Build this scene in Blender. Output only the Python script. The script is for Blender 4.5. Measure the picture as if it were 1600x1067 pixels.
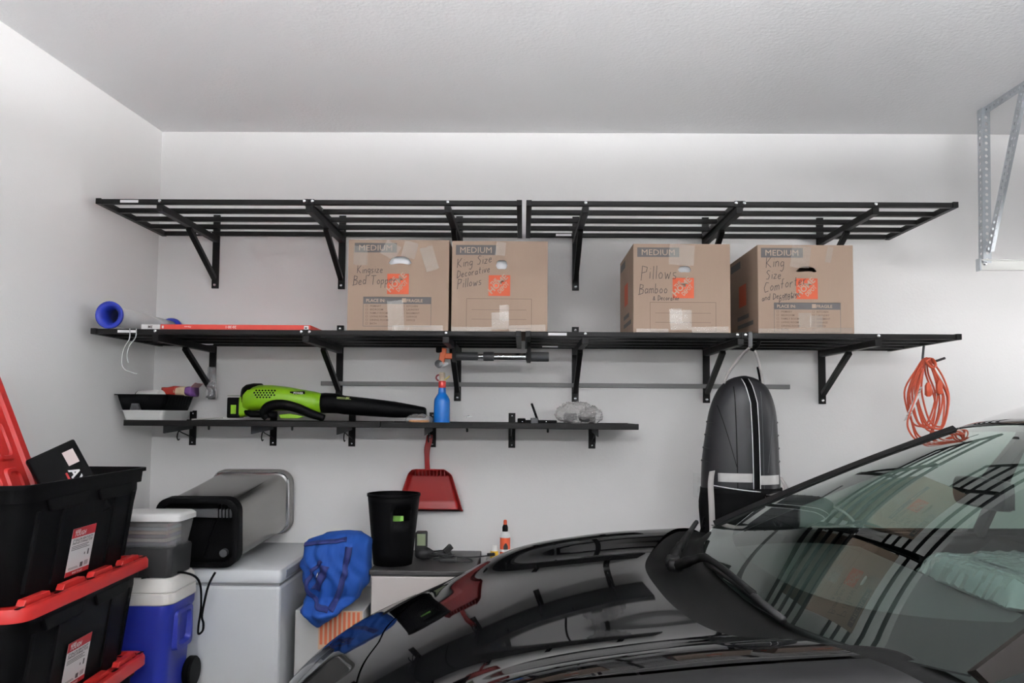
import bpy, bmesh, math, random
from mathutils import Vector, Matrix, noise
random.seed(7)
for o in list(bpy.data.objects): bpy.data.objects.remove(o)
SC = bpy.context.scene
COL = SC.collection
PI = math.pi
# ------------------------------------------------------------------ camera
cd = bpy.data.cameras.new('camera'); cam = bpy.data.objects.new('camera', cd); COL.objects.link(cam)
cd.sensor_fit = 'HORIZONTAL'; cd.sensor_width = 36.0; cd.lens = 1238.2 / 1600 * 36
cd.shift_y = 38.5 / 1600; cd.clip_start = 0.05
cR, cU, cF = Vector((.99988, .01319, .00800)), Vector((-.00755, -.05927, .99821)), Vector((-.01317, .99816, .05931))
cU = (cU - cR * cU.dot(cR)).normalized(); cF = cR.cross(cU)
cam.matrix_world = Matrix(((cR.x, cU.x, cF.x, 0), (cR.y, cU.y, cF.y, 0), (cR.z, cU.z, cF.z, 1.5), (0, 0, 0, 1)))
SC.camera = cam
# ------------------------------------------------------------------ daylight through the open garage door
wd = bpy.data.worlds.new('world'); SC.world = wd; wd.use_nodes = True
bg = wd.node_tree.nodes['Background']; bg.inputs[0].default_value = (.93, .965, 1, 1); bg.inputs[1].default_value = 2.6
SC.view_settings.view_transform = 'Standard'; SC.view_settings.look = 'None'
SC.view_settings.gamma = 1; SC.view_settings.use_curve_mapping = False
SC.view_settings.exposure = 0.32
sl_ = bpy.data.lights.new('sun', 'SUN'); sl_.energy = 75; sl_.angle = .01; sl_.color = (.97, .97, 1)
so_ = bpy.data.objects.new('sun', sl_); COL.objects.link(so_); so_.rotation_euler = (math.radians(12), math.radians(-32), 0)   # high, from behind the house: lights only the driveway
FILL_UP, FILL_BARE = 330, 92      # tube brightness of the added fill lights
DOOR_X, DY0, DY1, DH = 4.75, -1.35, 3.62, 2.14
la = bpy.data.lights.new('door_portal', 'AREA'); la.shape = 'RECTANGLE'; la.size = DH; la.size_y = DY1 - DY0
lo = bpy.data.objects.new('door_portal', la); COL.objects.link(lo)
lo.location = (DOOR_X + .1, (DY0 + DY1) / 2, DH / 2); lo.rotation_euler = (0, PI / 2, 0)
la.cycles.is_portal = True
# ------------------------------------------------------------------ helpers
MATS = {}
def mat(name, col=(.8, .8, .8), rough=.5, metal=0, var=0, vscale=8, bump=0, bscale=200, coat=0, spec=.5, alpha=1, trans=0, ior=1.45, sheen=0, stretch=None, emit=None):
    if name in MATS: return MATS[name]
    m = bpy.data.materials.new(name); m.use_nodes = True; nt = m.node_tree; p = nt.nodes['Principled BSDF']
    p.inputs['Base Color'].default_value = (*col, 1); p.inputs['Roughness'].default_value = rough
    p.inputs['Metallic'].default_value = metal; p.inputs['Coat Weight'].default_value = coat
    p.inputs['Coat Roughness'].default_value = .03
    p.inputs['Specular IOR Level'].default_value = spec; p.inputs['Alpha'].default_value = alpha
    p.inputs['Transmission Weight'].default_value = trans; p.inputs['IOR'].default_value = ior
    p.inputs['Sheen Weight'].default_value = sheen
    if emit: p.inputs['Emission Color'].default_value = (*emit[0], 1); p.inputs['Emission Strength'].default_value = emit[1]
    if var or bump:
        tc = nt.nodes.new('ShaderNodeTexCoord'); src = tc.outputs['Object']
        if stretch:
            mp = nt.nodes.new('ShaderNodeMapping'); mp.inputs['Scale'].default_value = stretch
            nt.links.new(src, mp.inputs[0]); src = mp.outputs[0]
    if var:
        n = nt.nodes.new('ShaderNodeTexNoise'); n.inputs['Scale'].default_value = vscale; n.inputs['Detail'].default_value = 5
        r = nt.nodes.new('ShaderNodeMapRange'); r.inputs['To Min'].default_value = 1 - var; r.inputs['To Max'].default_value = 1 + var
        x = nt.nodes.new('ShaderNodeVectorMath'); x.operation = 'SCALE'; x.inputs[0].default_value = col
        nt.links.new(src, n.inputs['Vector']); nt.links.new(n.outputs[0], r.inputs['Value'])
        nt.links.new(r.outputs[0], x.inputs['Scale']); nt.links.new(x.outputs[0], p.inputs['Base Color'])
    if bump:
        n2 = nt.nodes.new('ShaderNodeTexNoise'); n2.inputs['Scale'].default_value = bscale; n2.inputs['Detail'].default_value = 3
        b = nt.nodes.new('ShaderNodeBump'); b.inputs['Strength'].default_value = bump; b.inputs['Distance'].default_value = .004
        nt.links.new(src, n2.inputs['Vector']); nt.links.new(n2.outputs[0], b.inputs['Height']); nt.links.new(b.outputs[0], p.inputs['Normal'])
    MATS[name] = m; return m
def schlick(nt, f0):
    # reflectance that is the same for both sides of a thin sheet
    lw = nt.nodes.new('ShaderNodeLayerWeight'); lw.inputs[0].default_value = .5
    pw = nt.nodes.new('ShaderNodeMath'); pw.operation = 'POWER'; pw.inputs[1].default_value = 5
    ma = nt.nodes.new('ShaderNodeMath'); ma.operation = 'MULTIPLY_ADD'; ma.inputs[1].default_value = 1-f0; ma.inputs[2].default_value = f0
    nt.links.new(lw.outputs['Facing'], pw.inputs[0]); nt.links.new(pw.outputs[0], ma.inputs[0]); return ma.outputs[0]
def film(name, col, opacity, rough=.15, tint=(1, 1, 1), f0=.05):
    """thin clear plastic: part see-through, part milky, with a fresnel gloss"""
    if name in MATS: return MATS[name]
    m = bpy.data.materials.new(name); m.use_nodes = True; nt = m.node_tree; nt.nodes.clear()
    out = nt.nodes.new('ShaderNodeOutputMaterial'); t = nt.nodes.new('ShaderNodeBsdfTransparent'); t.inputs[0].default_value = (*tint, 1)
    d = nt.nodes.new('ShaderNodeBsdfDiffuse'); d.inputs[0].default_value = (*col, 1)
    g = nt.nodes.new('ShaderNodeBsdfGlossy'); g.inputs['Roughness'].default_value = rough
    a = nt.nodes.new('ShaderNodeMixShader'); a.inputs[0].default_value = opacity
    b = nt.nodes.new('ShaderNodeMixShader'); fr = schlick(nt, f0)
    nt.links.new(t.outputs[0], a.inputs[1]); nt.links.new(d.outputs[0], a.inputs[2])
    nt.links.new(fr, b.inputs[0]); nt.links.new(a.outputs[0], b.inputs[1]); nt.links.new(g.outputs[0], b.inputs[2])
    nt.links.new(b.outputs[0], out.inputs[0]); MATS[name] = m; return m
class MB:
    def __init__(s): s.v = []; s.f = []
    def add(s, vs, fs):
        b = len(s.v); s.v += [Vector(q) for q in vs]; s.f += [tuple(i + b for i in f) for f in fs]; return s
    def box(s, x0, x1, y0, y1, z0, z1):
        return s.add([(x0,y0,z0),(x1,y0,z0),(x1,y1,z0),(x0,y1,z0),(x0,y0,z1),(x1,y0,z1),(x1,y1,z1),(x0,y1,z1)],
                     [(3,2,1,0),(4,5,6,7),(0,1,5,4),(1,2,6,5),(2,3,7,6),(3,0,4,7)])
    def bar(s, p0, p1, w, h, up=(0, 0, 1)):
        p0, p1 = Vector(p0), Vector(p1); d = (p1 - p0).normalized(); sx = d.cross(Vector(up)).normalized(); uz = sx.cross(d)
        c = [(-w/2,-h/2),(w/2,-h/2),(w/2,h/2),(-w/2,h/2)]
        vs = [p + sx*a + uz*b for p in (p0, p1) for a, b in c]
        return s.add(vs, [(3,2,1,0),(4,5,6,7),(0,1,5,4),(1,2,6,5),(2,3,7,6),(3,0,4,7)])
    def tube(s, pts, r, n=8, closed=False, ry=None):
        P = [Vector(p) for p in pts]; m = len(P); R = r if isinstance(r, (list, tuple)) else [r]*m
        T = []
        for i in range(m):
            a = P[(i-1) % m] if (closed or i) else P[0]; b = P[(i+1) % m] if (closed or i < m-1) else P[-1]
            t = b - a; T.append(t.normalized() if t.length > 1e-9 else Vector((0,0,1)))
        u = T[0].orthogonal().normalized(); rings = []
        for i in range(m):
            u = (u - T[i]*u.dot(T[i])); u = u.normalized() if u.length > 1e-6 else T[i].orthogonal().normalized()
            w = T[i].cross(u); rings.append([P[i] + u*math.cos(2*PI*k/n)*R[i] + w*math.sin(2*PI*k/n)*R[i] for k in range(n)])
        return s.loft(rings, loop=closed)
    def loft(s, rings, close=True, loop=False, caps=True):
        n = len(rings[0]); m = len(rings); vs = [q for r in rings for q in r]; fs = []
        for i in range(m if loop else m-1):
            j = (i+1) % m
            for k in range(n if close else n-1):
                l = (k+1) % n; fs.append((i*n+k, i*n+l, j*n+l, j*n+k))
        if caps and not loop and close: fs += [tuple(range(n-1, -1, -1)), tuple((m-1)*n+k for k in range(n))]
        return s.add(vs, fs)
    def lathe(s, prof, c=(0,0,0), n=20, axis='z', caps=True):
        rings = []
        for r, h in prof:
            ring = []
            for k in range(n):
                a, b = r*math.cos(2*PI*k/n), r*math.sin(2*PI*k/n)
                ring.append(Vector(c) + Vector({'z':(a,b,h),'x':(h,a,b),'y':(b,h,a)}[axis]))
            rings.append(ring)
        return s.loft(rings, caps=caps)
    def prism(s, poly, d0, d1, axis='y'):
        """extrude a polygon (two coordinates) along an axis"""
        f = {'y': lambda a,b,d:(a,d,b), 'x': lambda a,b,d:(d,a,b), 'z': lambda a,b,d:(a,b,d)}[axis]
        return s.loft([[Vector(f(a,b,d0)) for a,b in poly],[Vector(f(a,b,d1)) for a,b in poly]])
    def grid(s, fn, nu, nv):
        vs = [fn(i/nu, j/nv) for i in range(nu+1) for j in range(nv+1)]
        return s.add(vs, [(i*(nv+1)+j, i*(nv+1)+j+1, (i+1)*(nv+1)+j+1, (i+1)*(nv+1)+j) for i in range(nu) for j in range(nv)])
    def xf(s, M):
        s.v = [M @ q for q in s.v]; return s
    def mesh(s, name, m, smooth=False, weld=False):
        me = bpy.data.meshes.new(name); me.from_pydata([tuple(q) for q in s.v], [], s.f)
        bm = bmesh.new(); bm.from_mesh(me)
        if weld: bmesh.ops.remove_doubles(bm, verts=bm.verts, dist=1e-5)
        bmesh.ops.recalc_face_normals(bm, faces=bm.faces); bm.to_mesh(me); bm.free()
        if smooth: me.polygons.foreach_set('use_smooth', [True]*len(me.polygons))
        me.materials.append(m if not isinstance(m, str) else MATS[m]); return me
    def build(s, name, m, parent=None, smooth=False, bevel=0, solid=0, sub=0, weld=False, auto=None):
        me = s.mesh(name, m, smooth, weld); o = bpy.data.objects.new(name, me); COL.objects.link(o)
        if auto: me.set_sharp_from_angle(angle=math.radians(auto))
        if parent: o.parent = parent
        if solid:
            q = o.modifiers.new('solid', 'SOLIDIFY'); q.thickness = solid; q.offset = 0
        if sub:
            q = o.modifiers.new('sub', 'SUBSURF'); q.levels = q.render_levels = sub
        if bevel:
            q = o.modifiers.new('bevel', 'BEVEL'); q.width = bevel; q.segments = 2; q.limit_method = 'ANGLE'; q.angle_limit = .6
        return o
def inst(me, name, parent, loc=(0,0,0), rot=(0,0,0), scale=(1,1,1)):
    o = bpy.data.objects.new(name, me); COL.objects.link(o); o.parent = parent; o.location = loc; o.rotation_euler = rot; o.scale = scale; return o
def tag(o, label=None, cat=None, group=None, kind=None):
    if label: o['label'] = label
    if cat: o['category'] = cat
    if group: o['group'] = group
    if kind: o['kind'] = kind
    return o
def thing(name, label, cat, loc=(0,0,0), rot=(0,0,0), group=None):
    o = bpy.data.objects.new(name, None); COL.objects.link(o); o.empty_display_size = .05
    o.location = loc; o.rotation_euler = rot; return tag(o, label, cat, group)
def rrect(w, h, r, n=5, cx=0, cy=0):
    pts = []
    for sx, sy, a0 in ((1,1,0),(-1,1,PI/2),(-1,-1,PI),(1,-1,1.5*PI)):
        for k in range(n+1):
            a = a0 + PI/2*k/n; pts.append((cx + sx*(w/2-r) + r*math.cos(a), cy + sy*(h/2-r) + r*math.sin(a)))
    return pts
def spline(keys, x):
    """monotone-ish cubic through (x, y) keys"""
    K = sorted(keys)
    if x <= K[0][0]: return K[0][1]
    if x >= K[-1][0]: return K[-1][1]
    for i in range(len(K)-1):
        if K[i][0] <= x <= K[i+1][0]:
            def sl(a, b): return (K[b][1]-K[a][1])/(K[b][0]-K[a][0])
            h = K[i+1][0]-K[i][0]; t = (x-K[i][0])/h
            m0 = sl(max(i-1,0), i+1); m1 = sl(i, min(i+2, len(K)-1))
            return ((2*t**3-3*t*t+1)*K[i][1] + (t**3-2*t*t+t)*h*m0 + (-2*t**3+3*t*t)*K[i+1][1] + (t**3-t*t)*h*m1)
def smooth_path(pts, n=6, closed=False):
    P = [Vector(p) for p in pts]; m = len(P); out = []
    for i in range(m if closed else m-1):
        g = (lambda k: P[k % m]) if closed else (lambda k: P[max(0, min(m-1, k))])
        a, b, c, d = g(i-1), g(i), g(i+1), g(i+2)
        for k in range(n):
            t = k/n; out.append(.5*((2*b) + (c-a)*t + (2*a-5*b+4*c-d)*t*t + (3*b-a-3*c+d)*t**3))
    if not closed: out.append(P[-1])
    return out
def text_mb(s, size, bold=.0, shear=0, align='LEFT'):
    cu = bpy.data.curves.new('t', 'FONT'); cu.body = s; cu.size = size; cu.offset = bold*size; cu.shear = shear; cu.align_x = align
    cu.resolution_u = 2
    o = bpy.data.objects.new('t', cu); COL.objects.link(o); me = o.to_mesh()
    mb = MB(); mb.v = [v.co.copy() for v in me.vertices]; mb.f = [tuple(p.vertices) for p in me.polygons]
    o.to_mesh_clear(); bpy.data.objects.remove(o); bpy.data.curves.remove(cu); return mb
def join(dst, src, M):
    dst.add([M @ q for q in src.v], src.f); return dst
def frame(o, ux, uy):
    """matrix taking (x, y, 0) onto a plane with origin o and axes ux, uy"""
    ux, uy = Vector(ux).normalized(), Vector(uy).normalized(); n = ux.cross(uy)
    return Matrix(((ux.x,uy.x,n.x,o[0]),(ux.y,uy.y,n.y,o[1]),(ux.z,uy.z,n.z,o[2]),(0,0,0,1)))
def holed(outer, holes):
    """flat panel (2D) with holes, as an MB in the xy plane"""
    bm = bmesh.new(); es = []
    for loop in [outer] + holes:
        vs = [bm.verts.new((a, b, 0)) for a, b in loop]
        es += [bm.edges.new((vs[i], vs[(i+1) % len(vs)])) for i in range(len(vs))]
    bmesh.ops.triangle_fill(bm, use_beauty=True, use_dissolve=False, edges=es)
    bm.verts.index_update(); mb = MB(); mb.v = [v.co.copy() for v in bm.verts]; mb.f = [tuple(v.index for v in f.verts) for f in bm.faces]; bm.free(); return mb
def crumple(mb, amp, sc, seed=0, amp2=0):
    off = Vector((seed*7.3, seed*3.1, seed*5.7)); out = []
    c = sum(mb.v, Vector())/len(mb.v)
    for q in mb.v:
        d = (q-c).normalized(); k = noise.noise(q*sc+off)*amp + abs(noise.noise(q*sc*2.3+off))*amp2
        out.append(q + d*k)
    mb.v = out; return mb
def ellipsoid(c, r, nu=24, nv=14):
    mb = MB(); rings = []
    for j in range(nv+1):
        a = -PI/2 + PI*j/nv; rr = max(math.cos(a), .004)
        rings.append([Vector((c[0]+r[0]*rr*math.cos(2*PI*k/nu), c[1]+r[1]*rr*math.sin(2*PI*k/nu), c[2]+r[2]*math.sin(a))) for k in range(nu)])
    return mb.loft(rings)
# ------------------------------------------------------------------ materials
mat('wall_paint', (.80, .79, .785), .75, var=.012, vscale=1.5, bump=.12, bscale=90)
mat('ceiling_paint', (.80, .80, .81), .85, var=.01, bump=.5, bscale=70)
mat('concrete', (.42, .41, .40), .6, var=.15, vscale=4, bump=.1, bscale=60)
mat('black_steel', (.008, .0076, .0076), .42, spec=.16, var=.15, vscale=20)
mat('galvanised', (.52, .55, .58), .38, metal=.85, var=.12, vscale=30)
mat('zinc', (.75, .78, .80), .25, metal=1)
mat('sticker', (.78, .77, .78), .5)
mat('cardboard', (.30, .215, .162), .8, var=.05, vscale=12, bump=.06, bscale=120, stretch=(1, 1, .15))
mat('ink_grey', (.10, .095, .095), .7); mat('ink_brown', (.12, .075, .055), .7); mat('marker', (.05, .04, .04), .6)
mat('orange_ink', (.52, .088, .035), .65); mat('card_light', (.38, .28, .215), .8)
film('tape', (.80, .70, .60), .20, .25, f0=.07); mat('pillow_white', (.86, .87, .90), .8, bump=.2, bscale=60)
mat('white_plastic', (.78, .78, .77), .4); mat('black_plastic', (.0025, .0025, .0028), .5, spec=.06, bump=.08, bscale=300)
mat('dark_grey_plastic', (.06, .062, .066), .5); mat('red_plastic', (.40, .016, .014), .42, var=.05)
mat('blue_plastic', (.014, .03, .32), .45, var=.05); mat('label_white', (.74, .73, .73), .5); mat('label_red', (.42, .015, .02), .5)
film('clear_film', (.75, .76, .78), .22, .12)
# ------------------------------------------------------------------ the room
W = 3.96; CEIL = 2.925
def wl(y): return -1.856 - .0652*(W - y)
def struct(name, mb, m): return tag(mb.build(name, m), kind='structure')
YB = -2.6
struct('floor', MB().box(-2.7, DOOR_X + .15, YB - .12, W + .12, -.1, 0), 'concrete')
struct('ceiling', MB().box(-2.7, DOOR_X + .15, YB - .12, W + .12, CEIL, CEIL + .12), 'ceiling_paint')
struct('wall_back', MB().box(-2.0, DOOR_X + .15, W, W + .12, 0, CEIL), 'wall_paint')
struct('wall_left', MB().prism([(wl(W)-.14, W), (wl(W), W), (wl(YB), YB), (wl(YB)-.14, YB)], 0, CEIL, 'z'), 'wall_paint')
struct('wall_front', MB().box(-2.7, DOOR_X + .15, YB - .12, YB, 0, CEIL), mat('wall_paint_darkened', (.42, .42, .42), .8, var=.02, vscale=2))  # unseen wall coloured darker to dim its reflection in the car hood
struct('wall_right', MB().box(DOOR_X, DOOR_X+.15, DY1, W, 0, CEIL).box(DOOR_X, DOOR_X+.15, YB, DY0, 0, CEIL).box(DOOR_X, DOOR_X+.15, DY0, DY1, DH, CEIL), 'wall_paint')
struct('ground', MB().box(DOOR_X+.15, DOOR_X+16, -14, 18, -.2, -.03), mat('driveway', (.52, .51, .49), .8, var=.08, vscale=2))
# added fill lights out of view, built as hanging twin tubes: a pair with trays that throw light up at the ceiling, a bare pair near the front wall
def fill_light(x0, y0, z0, lab, tray, power):
    sh = thing('fill_light', lab, 'fill light', (x0, y0, z0))
    if tray: MB().prism([(-.20, .055), (-.15, -.045), (.15, -.045), (.20, .055), (.194, .055), (.146, -.039), (-.146, -.039), (-.194, .055)], -.62, .62, 'x').build('reflector_tray', 'white_plastic', sh)
    else: MB().box(-.62, .62, -.04, .04, .03, .07).build('fill_housing', 'white_plastic', sh, bevel=.004)
    for y in (-.11, .11): MB().lathe([(.016, -.60), (.016, .60)], (0, y, 0), 12, 'x').build('fill_tube', mat('fill_glow_%d' % power, (1, 1, 1), .5, emit=((.97, .98, 1), power)), sh, True)
    for x in (-.5, .5): MB().tube([(x, 0, .03), (x, 0, CEIL-z0)], .003, 6).build('hanging_wire', 'zinc', sh)
    for x in (-.61, .61): MB().box(x-.012, x+.012, -.165, .165, -.04, .065).build('tube_holder', 'white_plastic', sh)
fill_light(-.35, .55, 2.25, 'added tray fill light hanging nearer the left wall', True, FILL_UP)
fill_light(1.6, .55, 2.25, 'added tray fill light hanging nearer the garage door', True, FILL_UP)
fill_light(-.6, -1.5, 2.3, 'added bare tube fill light near the front wall, away from the garage door', False, FILL_BARE)
fill_light(1.5, -1.5, 2.3, 'added bare tube fill light near the front wall, by the garage door', False, FILL_BARE)
ol = thing('wall_outlet', 'white electrical outlet plate on the wall behind the hanging backpack', 'outlet', (.885, W, 1.155))
MB().box(-.037, .037, -.006, 0, -.06, .06).build('cover_plate', 'white_plastic', ol, bevel=.002)
for dz in (-.025, .025): MB().box(-.017, .017, -.009, -.004, dz-.014, dz+.014).build('receptacle', 'white_plastic', ol, bevel=.003)
# ------------------------------------------------------------------ slatted wall shelves
BOLT = MB().lathe([(.0075, 0), (.0075, .004), (.0045, .007)], n=8, axis='y').mesh('bolt', 'zinc', True)
YF, YBK = 3.335, 3.935
def wall_shelf(zc, x0, joints, xend, brs, label, stickers):
    t = thing('wall_shelf', label, 'shelf', ((x0+xend)/2, W, zc), group=None); bx = (x0+xend)/2
    def L(mb): mb.v = [q - Vector((bx, W, zc)) for q in mb.v]; return mb
    edges = [x0] + joints + [xend]
    for a, b in zip(edges[:-1], edges[1:]):
        for k in range(5):
            y = YF + (YBK-YF)*k/4
            L(MB().box(a+.02, b-.02, y-.011, y+.011, zc-.0105, zc+.0105)).build('rail', 'black_steel', t, bevel=.002)
        for x in (a+.0115, b-.0115):
            L(MB().box(x-.0115, x+.0115, YF-.017, YBK+.015, zc-.0125, zc+.0125)).build('end_bar', 'black_steel', t, bevel=.002)
    for x in brs:
        arm = L(MB().box(x-.014, x+.014, YF-.012, W-.008, zc-.041, zc-.0126)).build('bracket_arm', 'black_steel', t, bevel=.002)
        L(MB().box(x-.017, x+.017, W-.011, W, zc-.275, zc+.10)).build('wall_plate', 'black_steel', arm, bevel=.001)
        L(MB().bar((x, 3.62, zc-.045), (x, W-.02, zc-.225), .024, .022)).build('brace', 'black_steel', arm, bevel=.002)
        for (xx, yy, zz) in ((x, W-.011, zc+.083), (x, W-.011, zc+.008-.02), (x, W-.011, zc-.258)):
            o = inst(BOLT, 'bolt', arm, (xx-bx, yy-W, zz-zc)); o.rotation_euler = (0, 0, PI)
        jt = any(abs(x-j) < .03 for j in joints)
        for s in ((-.017, .017) if jt else (0,)):
            for k in range(5 if jt else 1):
                o = inst(BOLT, 'bolt', arm, (x+s-bx, YF+(YBK-YF)*k/4 - .0112 - (.006 if jt else 0) - W, .002)); o.rotation_euler = (0, 0, PI)
    for (sx, front) in stickers:
        y = YF-.0115 if front else YBK-.0115
        L(MB().box(sx-.039, sx+.039, y-.0008, y, zc-.0055, zc+.0055)).build('paper_label', 'sticker', t)
    return t
BX = [-1.558, -.918, -.325, .262, .914, 1.487]
wall_shelf(2.392, -1.833, [-.918], -.008, BX[:3], 'empty black slatted steel wall shelf, highest one, at the left wall corner', [(-1.69, 1), (-1.61, 0)])
wall_shelf(2.392, .010, [.914], 1.832, BX[3:], 'empty black slatted steel wall shelf, highest one, towards the garage door track', [(.20, 0)])
wall_shelf(1.833, -1.833, [-.918], -.008, BX[:3], 'black slatted steel wall shelf holding the blue-ended roll and red filter carton', [(-1.68, 1), (-1.585, 0)])
wall_shelf(1.833, .010, [.914], 1.832, BX[3:], 'black slatted steel wall shelf from which the backpack and orange cord hang', [(.145, 1), (.135, 0)])
# ------------------------------------------------------------------ narrow tray shelves below
def tray_shelf(x0, x1, brs, label, pegs):
    z = 1.4425; t = thing('tray_shelf', label, 'shelf', ((x0+x1)/2, W, z)); bx = (x0+x1)/2
    def L(mb): mb.v = [q - Vector((bx, W, z)) for q in mb.v]; return mb
    y0, y1 = 3.57, 3.945
    L(MB().box(x0, x1, y0+.003, y1, z-.012, z-.008)).build('tray_floor', 'black_steel', t)
    L(MB().box(x0, x1, y0, y0+.014, z-.013, z+.013)).build('front_rail', 'black_steel', t, bevel=.002)
    L(MB().box(x0, x1, y1-.012, y1, z-.013, z+.013)).build('rear_rail', 'black_steel', t, bevel=.002)
    for x in (x0, x1-.003): L(MB().box(x, x+.003, y0+.014, y1-.012, z-.012, z+.012)).build('end_rail', 'black_steel', t)
    for x in brs:
        b = L(MB().box(x-.017, x+.017, W-.006, W, z-.115, z+.058)).build('bracket_plate', 'black_steel', t, bevel=.001)
        for zz in (z+.043, z-.10):
            o = inst(BOLT, 'screw', b, (x-bx, -.006, zz-z)); o.rotation_euler = (0, 0, PI); o.scale = (.6, .5, .6)
        L(MB().prism([(3.63, z-.0135), (W-.006, z-.0135), (W-.006, z-.033), (3.645, z-.048), (3.63, z-.048)], x-.0012, x+.0012, 'x')).build('gusset', 'dark_grey_plastic', b)
        h = [(x, W-.006, z-.075), (x, 3.84, z-.052), (x, 3.80, z-.042), (x, 3.785, z-.05), (x, 3.778, z-.07), (x, 3.79, z-.084), (x, 3.805, z-.08)]
        L(MB().tube(smooth_path(h, 4), .0028, 6)).build('wire_hook', 'black_steel', b, True)
    for x in pegs:
        L(MB().lathe([(.003, -.03), (.005, -.025), (.005, -.013)], (x, 3.595, z), 8)).build('peg', 'black_steel', t)
    return t
tray_shelf(-1.805, -.6415, [-1.649, -1.244, -.850], 'narrow black tray shelf carrying the paint trays and green leaf blower', [-1.425, -1.045])
tray_shelf(-.6385, .522, [-.447, -.052, .346], 'narrow black tray shelf carrying the blue spray bottle and crumpled bag', [-.25, .115])
tag(MB().box(-1.01, 1.327, W-.012, W, 1.630, 1.652).build('wall_strip', mat('strip_grey', (.20, .20, .20), .5), bevel=.002), 'long thin grey strip fixed along the wall above the tray shelves', 'strip')
# ------------------------------------------------------------------ single-stroke handwriting
G = {
'K': [[(0,1),(.02,0)],[(.5,1),(.04,.45),(.55,0)]], 'i': [[(.1,.5),(.1,0)],[(.1,.72),(.12,.76)]],
'n': [[(0,.5),(0,0)],[(0,.35),(.18,.52),(.32,.42),(.34,0)]], 'g': [[(.36,.45),(.15,.52),(0,.3),(.12,.05),(.36,.2),(.36,.48),(.36,-.2),(.2,-.42),(0,-.3)]],
's': [[(.3,.5),(.05,.48),(.05,.3),(.3,.2),(.25,.02),(0,.03)]], 'z': [[(0,.5),(.34,.48),(0,.02),(.36,.03)]],
'e': [[(0,.25),(.32,.3),(.26,.5),(.06,.45),(0,.18),(.14,0),(.36,.08)]], 'B': [[(.02,1),(0,0)],[(0,1),(.4,.9),(.38,.62),(.04,.54),(.46,.42),(.42,.06),(-.12,-.06)]],
'd': [[(.34,.4),(.1,.5),(0,.2),(.14,0),(.34,.14)],[(.36,1),(.36,0)]], 'T': [[(0,1),(.62,1)],[(.3,1),(.28,0)]],
'o': [[(.18,.5),(.02,.3),(.1,.03),(.3,.06),(.36,.32),(.18,.5)]], 'p': [[(0,.5),(0,-.4)],[(0,.4),(.26,.5),(.34,.24),(.14,.02),(0,.1)]],
'r': [[(0,.5),(.02,0)],[(.02,.3),(.16,.5),(.3,.46)]], 'S': [[(.44,.9),(.2,1),(.02,.8),(.4,.4),(.3,.04),(0,.08)]],
'D': [[(.02,1),(0,0)],[(0,1),(.4,.8),(.46,.3),(.02,0)]], 'c': [[(.3,.45),(.12,.5),(0,.25),(.1,.02),(.32,.06)]],
'a': [[(.32,.42),(.1,.5),(0,.2),(.12,0),(.32,.2)],[(.33,.5),(.36,0)]], 't': [[(.14,.85),(.14,.06),(.28,.02)],[(0,.55),(.3,.55)]],
'v': [[(0,.5),(.15,0),(.32,.52)]], 'P': [[(.02,1),(0,-.1)],[(0,1),(.46,.9),(.4,.56),(.02,.48)]], 'l': [[(.06,1),(.08,0)]],
'w': [[(0,.5),(.12,0),(.24,.4),(.36,0),(.5,.52)]], 'm': [[(0,.5),(0,0)],[(0,.35),(.14,.5),(.22,.4),(.23,0)],[(.23,.36),(.38,.5),(.46,.4),(.48,0)]],
'b': [[(0,1),(.02,0)],[(.02,.4),(.24,.48),(.34,.2),(.16,0),(.02,.06)]], '&': [[(.45,0),(.1,.6),(.25,.75),(.3,.55),(0,.2),(.15,0),(.45,.3)]],
'C': [[(.5,.9),(.2,1),(0,.5),(.14,.05),(.52,.1)]], 'f': [[(.34,.9),(.16,.9),(.14,0)],[(0,.45),(.3,.46)]]}
def scribble(mb, s, x, y, h, slope=0, w=.0024, gap=.16, M=None):
    rnd = random.Random(len(s)*31 + int(x*1000)); cx = 0
    for ch in s:
        if ch == ' ': cx += .4*h; continue
        jy = rnd.uniform(-.05, .05)*h; wd = 0
        for st in G[ch]:
            P = [(x + cx + a*h*.85 + .08*b*h, y + jy + (cx + a*h)*slope + b*h) for a, b in st]
            for (ax, ay), (bx2, by) in zip(P[:-1], P[1:]):
                d = Vector((bx2-ax, by-ay)); n = Vector((-d.y, d.x)); n = n.normalized()*w/2 if n.length > 1e-9 else Vector((w/2, 0))
                q = [(ax-n.x, ay-n.y, 0), (bx2-n.x, by-n.y, 0), (bx2+n.x, by+n.y, 0), (ax+n.x, ay+n.y, 0)]
                mb.add([M @ Vector(p) for p in q], [(0,1,2,3)])
            wd = max([wd] + [a for a, b in st])
        cx += (wd*.85 + gap)*h
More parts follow.
